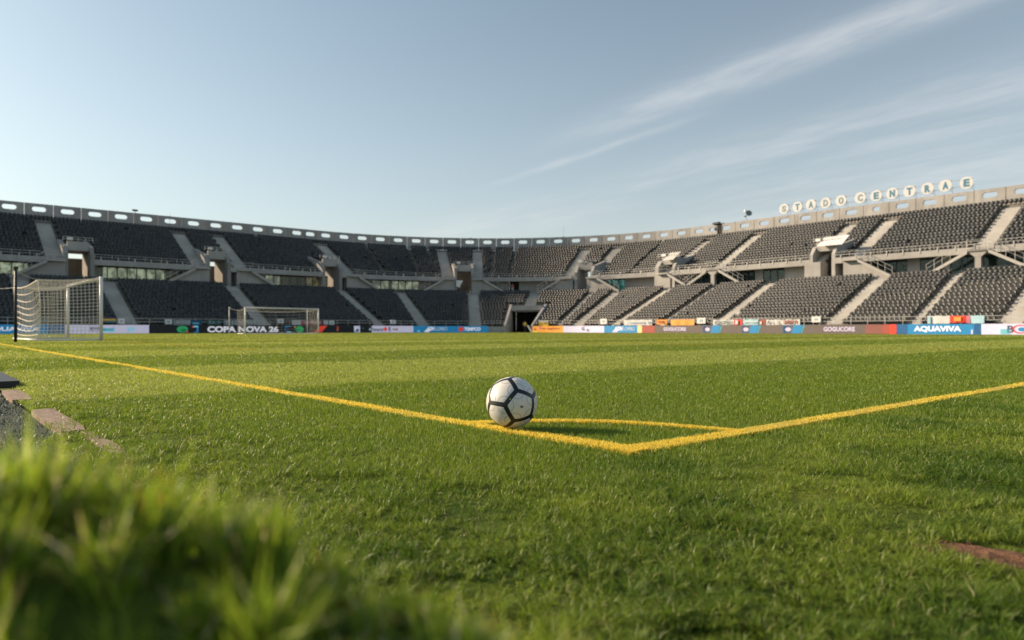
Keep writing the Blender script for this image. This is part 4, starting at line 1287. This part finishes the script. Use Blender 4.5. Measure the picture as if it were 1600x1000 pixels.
# ------------------------------------------------------------------ kit on the parapet
def mast(px, y0, label, r=0.035):
    s = s_of(px, OS); zt = z_of(px, y0, OS)
    mb = MB(); mb.tube([W(s, OS, RIM - 1.2), W(s, OS, zt)], [r, r * 0.6], 6)
    mb.sbox(s - 0.08, s + 0.08, OS - 0.08, OS + 0.08, RIM - 0.02, RIM + 0.06)
    o = mb.build('mast', M['metal']); tag(o, label, 'mast', 'thin masts on the parapet')
mast(880.5, 353, 'tall thin mast on the parapet above the corner')
mast(735.5, 371, 'short white mast at a parapet joint left of the corner')
mast(265, 333, 'short mast at a parapet joint of the shaded stand')
s = s_of(1166, OS); e = empty('dish_antenna', Vector(W(s, OS, RIM))); tag(e, 'grey dish antenna on a post above the sunlit stand', 'antenna')
mb = MB(); mb.tube([W(s, OS, RIM - 0.1), W(s, OS, RIM + 1.5)], 0.05, 6); mb.build('post', M['metal'], e)
mb = MB(); c = Vector(W(s + 0.45, OS - 0.05, RIM + 1.0)); t, out = frame(s)
ax = (t * 0.6 - out * 0.6 + Vector((0, 0, 0.25))).normalized(); p1 = ax.cross(Vector((0, 0, 1))).normalized(); p2 = ax.cross(p1)
rings = [(0.03, -0.16), (0.22, -0.11), (0.36, -0.02), (0.44, 0.06)]
vs = []
for th_ in (0, 0.02):
    for r_, d_ in rings: vs += [c + ax * (d_ - th_) + (p1 * math.cos(2 * PI * k / 16) + p2 * math.sin(2 * PI * k / 16)) * r_ for k in range(16)]
fs = [(h * 64 + i * 16 + k, h * 64 + i * 16 + (k + 1) % 16, h * 64 + (i + 1) * 16 + (k + 1) % 16, h * 64 + (i + 1) * 16 + k) for h in (0, 1) for i in range(3) for k in range(16)]
mb.add(vs, fs); mb.tube([Vector(W(s, OS, RIM + 0.95)), c - ax * 0.16], 0.03, 5); mb.build('dish', plain('dish_grey', (0.22, 0.25, 0.28), 0.5), e, True)
mb = MB(); mb.sbox(s - 0.32, s - 0.05, OS - 0.12, OS + 0.1, RIM + 1.25, RIM + 1.6); mb.build('lamp_head', M['white'], e)
mb = MB(); mb.sbox(s - 0.3, s - 0.06, OS - 0.1, OS + 0.1, RIM + 0.55, RIM + 0.72); mb.build('bracket', M['darkmetal'], e)
s = s_of(1122, OS); e = empty('loudspeaker', Vector(W(s, OS, RIM))); tag(e, 'black loudspeaker box lying on the sunlit parapet', 'loudspeaker')
mb = MB(); mb.prism(s - 0.75, s + 0.35, [(OS - 0.4, RIM + 0.02), (OS - 0.4, RIM + 0.22), (OS + 0.1, RIM + 0.38), (OS + 0.1, RIM + 0.02)]); mb.build('case', M['black'], e)
mb = MB(); mb.sbox(s + 0.36, s + 1.1, OS - 0.1, OS - 0.02, RIM + 0.02, RIM + 0.12); mb.build('arm', M['darkmetal'], e)
s = s_of(1121, OTOP); o = put_poly(disc_pts(s, 15.42, 0.78, 0.32, 18), OTOP + 0.30, M['dark'], None, 'cover_plate', 0.02)
tag(o, 'dark plate closing one parapet hole under the loudspeaker', 'plate')
s = s_of(211, OS); e = empty('camera', Vector(W(s, OS, RIM))); tag(e, 'small dark camera on the shaded parapet', 'camera')
mb = MB(); mb.tube([W(s, OS, RIM - 0.05), W(s, OS, RIM + 0.25)], 0.04, 6); mb.build('post', M['darkmetal'], e)
mb = MB(); mb.sbox(s - 0.35, s + 0.3, OS - 0.2, OS + 0.1, RIM + 0.25, RIM + 0.46); mb.build('body', M['black'], e)

# ------------------------------------------------------------------ goals
def goal(P1, P2, back, depth, htop, label, rear_top, poles, pole_label, pole_mat, pole_h, cross=0.06, cell=0.13, cord=0.006, sagk=1.0):
    P1, P2 = Vector(P1), Vector(P2); back = Vector(back).normalized(); base = (P1 + P2) / 2
    e = empty('football_goal', base); tag(e, label, 'goal')
    Z = Vector((0, 0, 1))
    for p in (P1, P2):
        mb = MB(); mb.tube([p - Z * 0.02, p + Z * (htop + cross)], cross, 12); mb.build('post', M['white'], e, True)
    mb = MB(); d = (P2 - P1).normalized(); mb.tube([P1 + Z * htop + d * cross * 0.9, P2 + Z * htop - d * cross * 0.9], cross * 0.98, 12); mb.build('crossbar', M['white'], e, True)
    R1, R2 = P1 + back * depth, P2 + back * depth
    mb = MB(); mb.tube([P1 + Z * .03 + back * .07, R1 + Z * .03, R2 + Z * .03, P2 + Z * .03 + back * .07], 0.035, 8); mb.build('ground_frame', M['white'], e, True)
    w = (P2 - P1).length; mb = MB()
    def cordline(pts): mb.tube(pts, cord, 4, False)
    nW = int(w / cell); nH = int(htop / cell); nD = max(3, int(depth / cell)); nT = nD
    def rear(fx, fz):          # back net hangs with sag and bulge
        a = R1.lerp(R2, fx); zt = rear_top - 0.12 * sagk * math.sin(PI * fx) ** 1.0
        bulge = 0.20 * sagk * math.sin(PI * min(fz, 1)) * (0.4 + 0.6 * math.sin(PI * fx))
        sag = -0.20 * sagk * math.sin(PI * fx) * math.sin(PI * min(fz, 1)) * zt / 2.2
        return a + Z * max(0.03, zt * fz + sag) - back * bulge
    for i in range(0, nW + 1, 4): cordline([rear(i / nW, j / 8) for j in range(9)])
    for j in range(0, nH + 1, 2): mb.tube([rear(i / 24, j / nH) for i in range(25)], cord * 1.8, 4, False)
    def roof(fx, fd):
        f = P1.lerp(P2, fx) + Z * htop; r = rear(fx, 1.0)
        return f.lerp(r, fd) - Z * 0.22 * sagk * math.sin(PI * fd) * (0.25 + 0.75 * math.sin(PI * fx))
    for i in range(0, nW + 1, 2): cordline([roof(i / nW, j / 6) for j in range(7)])
    for j in range(0, nT + 1, 2): cordline([roof(i / 24, j / nT) for i in range(25)])
    for fx, p, r in ((0, P1, R1), (1, P2, R2)):
        def side(fd, fz):
            a = p.lerp(rear(fx, fz) - Z * rear(fx, fz).z, fd); zt = roof(fx, fd).z
            return a + Z * max(0.03, zt * fz)
        for j in range(nD + 1): cordline([side(j / nD, k / 8) for k in range(9)])
        for k in range(nH + 1): cordline([side(j / 6, k / nH) for j in range(7)])
    cordline_r = cord * 2.2
    for pts in ([rear(0, j / 8) for j in range(9)], [rear(1, j / 8) for j in range(9)], [rear(i / 24, 1) for i in range(25)], [roof(0, j / 6) for j in range(7)], [roof(1, j / 6) for j in range(7)]):
        mb.tube(pts, cordline_r, 5, False)
    mb.build('net', M['net'], e)
    tops = (rear(0, 1), rear(1, 1))
    for p, lab, tp in zip(poles, pole_label, tops):
        pe = empty('net_pole', Vector(p)); tag(pe, lab, 'net pole', 'poles holding up the goal nets')
        m2 = MB(); m2.tube([Vector(p) - Z * 0.05, Vector(p) + Z * pole_h * 0.42, Vector(p) + Z * pole_h], [0.05, 0.048, 0.04] if pole_mat == 'black' else [0.045] * 3, 10); m2.build('shaft', M[pole_mat], pe, True)
        m2 = MB(); a, b = Vector(p) + Z * (pole_h - 0.06), tp
        m2.tube([a.lerp(b, k / 6) - Z * 0.05 * math.sin(PI * k / 6) for k in range(7)], 0.011, 5); m2.build('rope', M['rope'], pe)
        if pole_mat == 'black':
            m2 = MB(); m2.tube([Vector(p) + Z * (pole_h - 0.05), Vector(p) + Z * (pole_h + 0.06)], 0.075, 8); m2.build('cap', M['black'], pe)
    return e
g1a = Vector((-15.86, 27.35, 0)); g1b = Vector((-20.3, 32.4, 0))
dirw = (g1b - g1a).normalized(); bk = Vector((-dirw.y, dirw.x, 0))
if bk.x > 0: bk = -bk
goal(g1a, g1b, bk, 2.05, 2.40, 'large white goal with draped net at the left, seen from its side', 2.25,
     [uv(2.55, 28.1), uv(2.4, 41.0)], ['thick black net pole standing left of the near goal', 'black net pole just outside the left image border'], 'black', 2.42, 0.062, 0.13, 0.0088, 1.0)
goal(uv(23.1, 65), uv(30.2, 65), uv(0, 1), 2.0, 2.40, 'smaller-looking white goal before the black COPA NOVA board', 2.2,
     [uv(22.75, 68.2), uv(30.5, 68.2)], ['pale net pole left behind the far goal', 'pale net pole right behind the far goal'], 'offwhite', 2.55, 0.065, 0.15, 0.004, 0.8)

# ------------------------------------------------------------------ people and small things
def person(loc, yaw, label, shirt, legs, hgt=1.75, vest=None):
    k = hgt / 1.75; loc = Vector(loc)
    J = {'pel': (0, 0, .95), 'sp': (0, .01, 1.18), 'ch': (0, .01, 1.36), 'nk': (0, 0, 1.50), 'hd': (0, -.01, 1.60), 'tp': (0, -.01, 1.73),
         'hl': (.09, 0, .90), 'kl': (.10, -.02, .50), 'al': (.10, .02, .09), 'tl': (.11, -.13, .04),
         'hr': (-.09, 0, .90), 'kr': (-.10, .0, .50), 'ar': (-.11, .04, .09), 'tr': (-.12, -.11, .04),
         'sl': (.18, 0, 1.41), 'el': (.23, .02, 1.14), 'wl': (.21, -.08, .90), 'fl': (.20, -.10, .80),
         'sr': (-.18, 0, 1.41), 'er': (-.24, .02, 1.14), 'wr': (-.20, -.10, .92), 'fr': (-.19, -.13, .82)}
    Rr = dict(pel=.135, sp=.125, ch=.145, nk=.058, hd=.095, tp=.06, hl=.09, kl=.06, al=.045, tl=.035, hr=.09, kr=.06, ar=.045, tr=.035, sl=.065, el=.045, wl=.033, fl=.025, sr=.065, er=.045, wr=.033, fr=.025)
    E = [('pel', 'sp'), ('sp', 'ch'), ('ch', 'nk'), ('nk', 'hd'), ('hd', 'tp'), ('pel', 'hl'), ('hl', 'kl'), ('kl', 'al'), ('al', 'tl'), ('pel', 'hr'), ('hr', 'kr'), ('kr', 'ar'), ('ar', 'tr'),
         ('ch', 'sl'), ('sl', 'el'), ('el', 'wl'), ('wl', 'fl'), ('ch', 'sr'), ('sr', 'er'), ('er', 'wr'), ('wr', 'fr')]
    names = list(J)
    root = empty('person', loc, yaw); tag(root, label, 'person')
    def skin(nm, keys, grow, mat):
        ks = [q for q in names if q in keys]; me = bpy.data.meshes.new(nm)
        me.from_pydata([Vector(J[q]) * k for q in ks], [(ks.index(a), ks.index(b)) for a, b in E if a in keys and b in keys], [])
        ob = link(nm, me, mat, root)
        md = ob.modifiers.new('Skin', 'SKIN'); md.use_smooth_shade = True
        if not me.skin_vertices: 
            bpy.context.view_layer.objects.active = ob
            bm = bmesh.new(); bm.from_mesh(me); bm.verts.layers.skin.verify(); bm.to_mesh(me); bm.free()
        for i, q in enumerate(ks):
            r = Rr[q] * k + grow; me.skin_vertices[0].data[i].radius = (r, r)
        me.skin_vertices[0].data[0].use_root = True
        ob.modifiers.new('Sub', 'SUBSURF').levels = 1; ob.modifiers['Sub'].render_levels = 2
    skin('body', set(names), 0, M['skin'])
    skin('jacket', {'pel', 'sp', 'ch', 'sl', 'el', 'sr', 'er'}, 0.022, M[shirt])
    skin('trousers', {'pel', 'hl', 'kl', 'al', 'hr', 'kr', 'ar'}, 0.014, M[legs])
    mb = MB()
    for j in range(5):
        pass
    bm = bmesh.new(); bmesh.ops.create_uvsphere(bm, u_segments=12, v_segments=8, radius=0.105 * k)
    bmesh.ops.delete(bm, geom=[v for v in bm.verts if v.co.z < -0.01 and v.co.y < 0.02], context='VERTS')
    for v in bm.verts: v.co += Vector((0, 0.005, 1.655 * k))
    me = bpy.data.meshes.new('hair'); bm.to_mesh(me); bm.free(); link('hair', me, M['black'], root, True)
t, out = frame(s_of(820, 1.0))
pp = W(s_of(820, 4.0), 4.0, 0)
person(pp, math.atan2(t.y, t.x), 'person in a yellow-orange jacket and dark trousers in the tunnel mouth', 'yellow', 'darkmetal', 1.62)
pp = W(s_of(801, 15.0), 14.9, 5.98); t, out = frame(s_of(801, 15))
person(pp, math.atan2(t.y, t.x), 'person in pale pink clothes in the dark doorway between the tiers', 'pink', 'offwhite', 1.7)
# white sheet hanging at a portal and a leaning white board
sx_ = s_of(718, 13.2)
mb = MB(); P = []
for j in range(5):
    for i in range(4):
        P.append(W(sx_ - 0.3 + 0.2 * i * (1 - 0.12 * j), 13.1 - 0.03 * math.sin(i * 2 + j), 7.95 - 0.24 * j - (0.2 if i == 3 and j == 4 else 0)))
vs = P + [Vector(p) + out * 0.015 for p in P]; fs = []
for j in range(4):
    for i in range(3):
        a = j * 4 + i; fs += [(a, a + 1, a + 5, a + 4), (20 + a, 20 + a + 4, 20 + a + 5, 20 + a + 1)]
mb.add(vs, fs); o = mb.build('hanging_cloth', M['white'], None, True); tag(o, 'white cloth hanging at the left side of the frontal portal', 'cloth')
a = s_of(824, -0.6)
mb = MB(); P = []
for k in (0, 1):
    P += [W(a + 0.55, -0.75, 0.02 + 0.0 * k) + np.array([0, 0, 0.0]) + np.array(list(out)) * 0.06 * k, W(a + 0.80, -0.75, 0.02) + np.array(list(out)) * 0.06 * k, W(a + 0.20, -0.75, 0.98) + np.array(list(out)) * 0.06 * k, W(a - 0.05, -0.75, 0.98) + np.array(list(out)) * 0.06 * k]
mb.hexa(P); o = mb.build('leaning_board', M['white']); tag(o, 'narrow white board leaning at the tunnel mouth beside the orange board', 'board')

# ------------------------------------------------------------------ sky, sun, camera
SUN = Vector((-1.0, 0.28, 0)).normalized(); EL = math.radians(24.5)
sun_dir = Vector((SUN.x * math.cos(EL), SUN.y * math.cos(EL), math.sin(EL)))
ld = bpy.data.lights.new('sun', 'SUN'); ld.energy = 4.6; ld.angle = math.radians(0.5); ld.color = (1.0, 0.77, 0.53)
lo = bpy.data.objects.new('sun', ld); COL.objects.link(lo); lo.rotation_euler = (-sun_dir).to_track_quat('-Z', 'Y').to_euler(); lo.location = (-40, 5, 40)

w = bpy.data.worlds.new('World'); sc.world = w; w.use_nodes = True
nt = w.node_tree; nt.nodes.clear()
wo = N(nt, 'ShaderNodeOutputWorld'); bg = N(nt, 'ShaderNodeBackground'); nt.links.new(bg.outputs[0], wo.inputs[0])
sky = N(nt, 'ShaderNodeTexSky', sky_type='NISHITA'); sky.sun_disc = False; sky.sun_elevation = EL
sky.sun_rotation = math.atan2(SUN.x, SUN.y); sky.air_density = 1.0; sky.dust_density = 1.2; sky.ozone_density = 1.2
tc = N(nt, 'ShaderNodeTexCoord').outputs['Generated']
sp = N(nt, 'ShaderNodeSeparateXYZ'); nt.links.new(tc, sp.inputs[0])
zc = mathn(nt, 'MAXIMUM', sp.outputs[2], 0.02)
pxn = mathn(nt, 'DIVIDE', sp.outputs[0], zc); pyn = mathn(nt, 'DIVIDE', sp.outputs[1], zc)
q = mathn(nt, 'ADD', mathn(nt, 'MULTIPLY', pxn, 0.85), mathn(nt, 'MULTIPLY', pyn, 0.53))
al = mathn(nt, 'SUBTRACT', mathn(nt, 'MULTIPLY', pxn, 0.53), mathn(nt, 'MULTIPLY', pyn, 0.85))
def comb(a, b, c=0.0):
    n = N(nt, 'ShaderNodeCombineXYZ')
    for i, x in enumerate((a, b, c)):
        if isinstance(x, (int, float)): n.inputs[i].default_value = x
        else: nt.links.new(x, n.inputs[i])
    return n.outputs[0]
wv = mathn(nt, 'SUBTRACT', noise(nt, comb(mathn(nt, 'MULTIPLY', al, 0.9), mathn(nt, 'MULTIPLY', q, 2.0)), 1.0, 5, 0.6), 0.5)
qq = mathn(nt, 'ADD', q, mathn(nt, 'MULTIPLY', wv, 0.18))
fine = ramp(nt, noise(nt, comb(mathn(nt, 'MULTIPLY', al, 3.0), mathn(nt, 'MULTIPLY', q, 8.0)), 1.0, 7, 0.6), 0.12, 0.85)
def band(c, wid, amp):
    d = mathn(nt, 'DIVIDE', mathn(nt, 'SUBTRACT', qq, c), wid)
    return mathn(nt, 'MULTIPLY', mathn(nt, 'EXPONENT', mathn(nt, 'MULTIPLY', mathn(nt, 'MULTIPLY', d, d), -1)), amp)
b1 = mathn(nt, 'MULTIPLY', band(2.235, 0.15, 0.85), mathn(nt, 'MULTIPLY', ramp(nt, al, -3.6, -1.9), 1.0))
b2 = mathn(nt, 'MULTIPLY', band(2.50, 0.05, 0.55), mathn(nt, 'MULTIPLY', ramp(nt, al, -4.6, -3.4), mathn(nt, 'SUBTRACT', 1.0, ramp(nt, al, -2.9, -2.1))))
wisp = ramp(nt, noise(nt, comb(mathn(nt, 'MULTIPLY', al, 0.30), mathn(nt, 'MULTIPLY', q, 0.95), 3.3), 1.0, 7, 0.62), 0.36, 0.68)
b3 = mathn(nt, 'MULTIPLY', wisp, mathn(nt, 'MULTIPLY', ramp(nt, q, 2.5, 3.6), 0.95))
fadeh = ramp(nt, sp.outputs[2], 0.02, 0.16)
cl = mathn(nt, 'MULTIPLY', mathn(nt, 'ADD', mathn(nt, 'ADD', b1, b2), b3), mathn(nt, 'ADD', mathn(nt, 'MULTIPLY', fine, 0.75), 0.25), None, True)
cl = mathn(nt, 'MULTIPLY', cl, fadeh)
hs = N(nt, 'ShaderNodeHueSaturation'); hs.inputs['Saturation'].default_value = 0.74; nt.links.new(sky.outputs[0], hs.inputs['Color'])
tint = mixc(nt, 1.0, hs.outputs[0], (0.90, 1.0, 0.965), 'MULTIPLY')
hz = mathn(nt, 'MULTIPLY', mathn(nt, 'EXPONENT', mathn(nt, 'MULTIPLY', mathn(nt, 'MAXIMUM', sp.outputs[2], 0.0), -6.0)), 0.72)
tint = mixc(nt, hz, tint, (5.7, 5.5, 5.15))
cc_ = mixc(nt, mathn(nt, 'MULTIPLY', cl, 0.66), tint, (5.6, 5.7, 5.8))
nt.links.new(cc_, bg.inputs[0]); bg.inputs[1].default_value = 0.092

cam = bpy.data.cameras.new('camera'); co_ = bpy.data.objects.new('camera', cam); COL.objects.link(co_)
cam.sensor_width = 36.0; cam.lens = 36.0 * FPX / 1600; cam.clip_start = 0.02; cam.clip_end = 3000
co_.location = (0, 0, CAMH); co_.rotation_euler = (PI / 2, 0, 0)
cam.shift_y = (HOR - 500) / 1600.0
cam.dof.use_dof = True; cam.dof.focus_distance = 3.1; cam.dof.aperture_fstop = 3.4
sc.camera = co_
sc.render.resolution_x, sc.render.resolution_y = 1024, 640
sc.view_settings.view_transform = 'Standard'; sc.view_settings.look = 'None'; sc.view_settings.gamma = 1.0
sc.view_settings.use_curve_mapping = False; sc.view_settings.exposure = 0.65
sc.cycles.max_bounces = 6; sc.cycles.transparent_max_bounces = 8
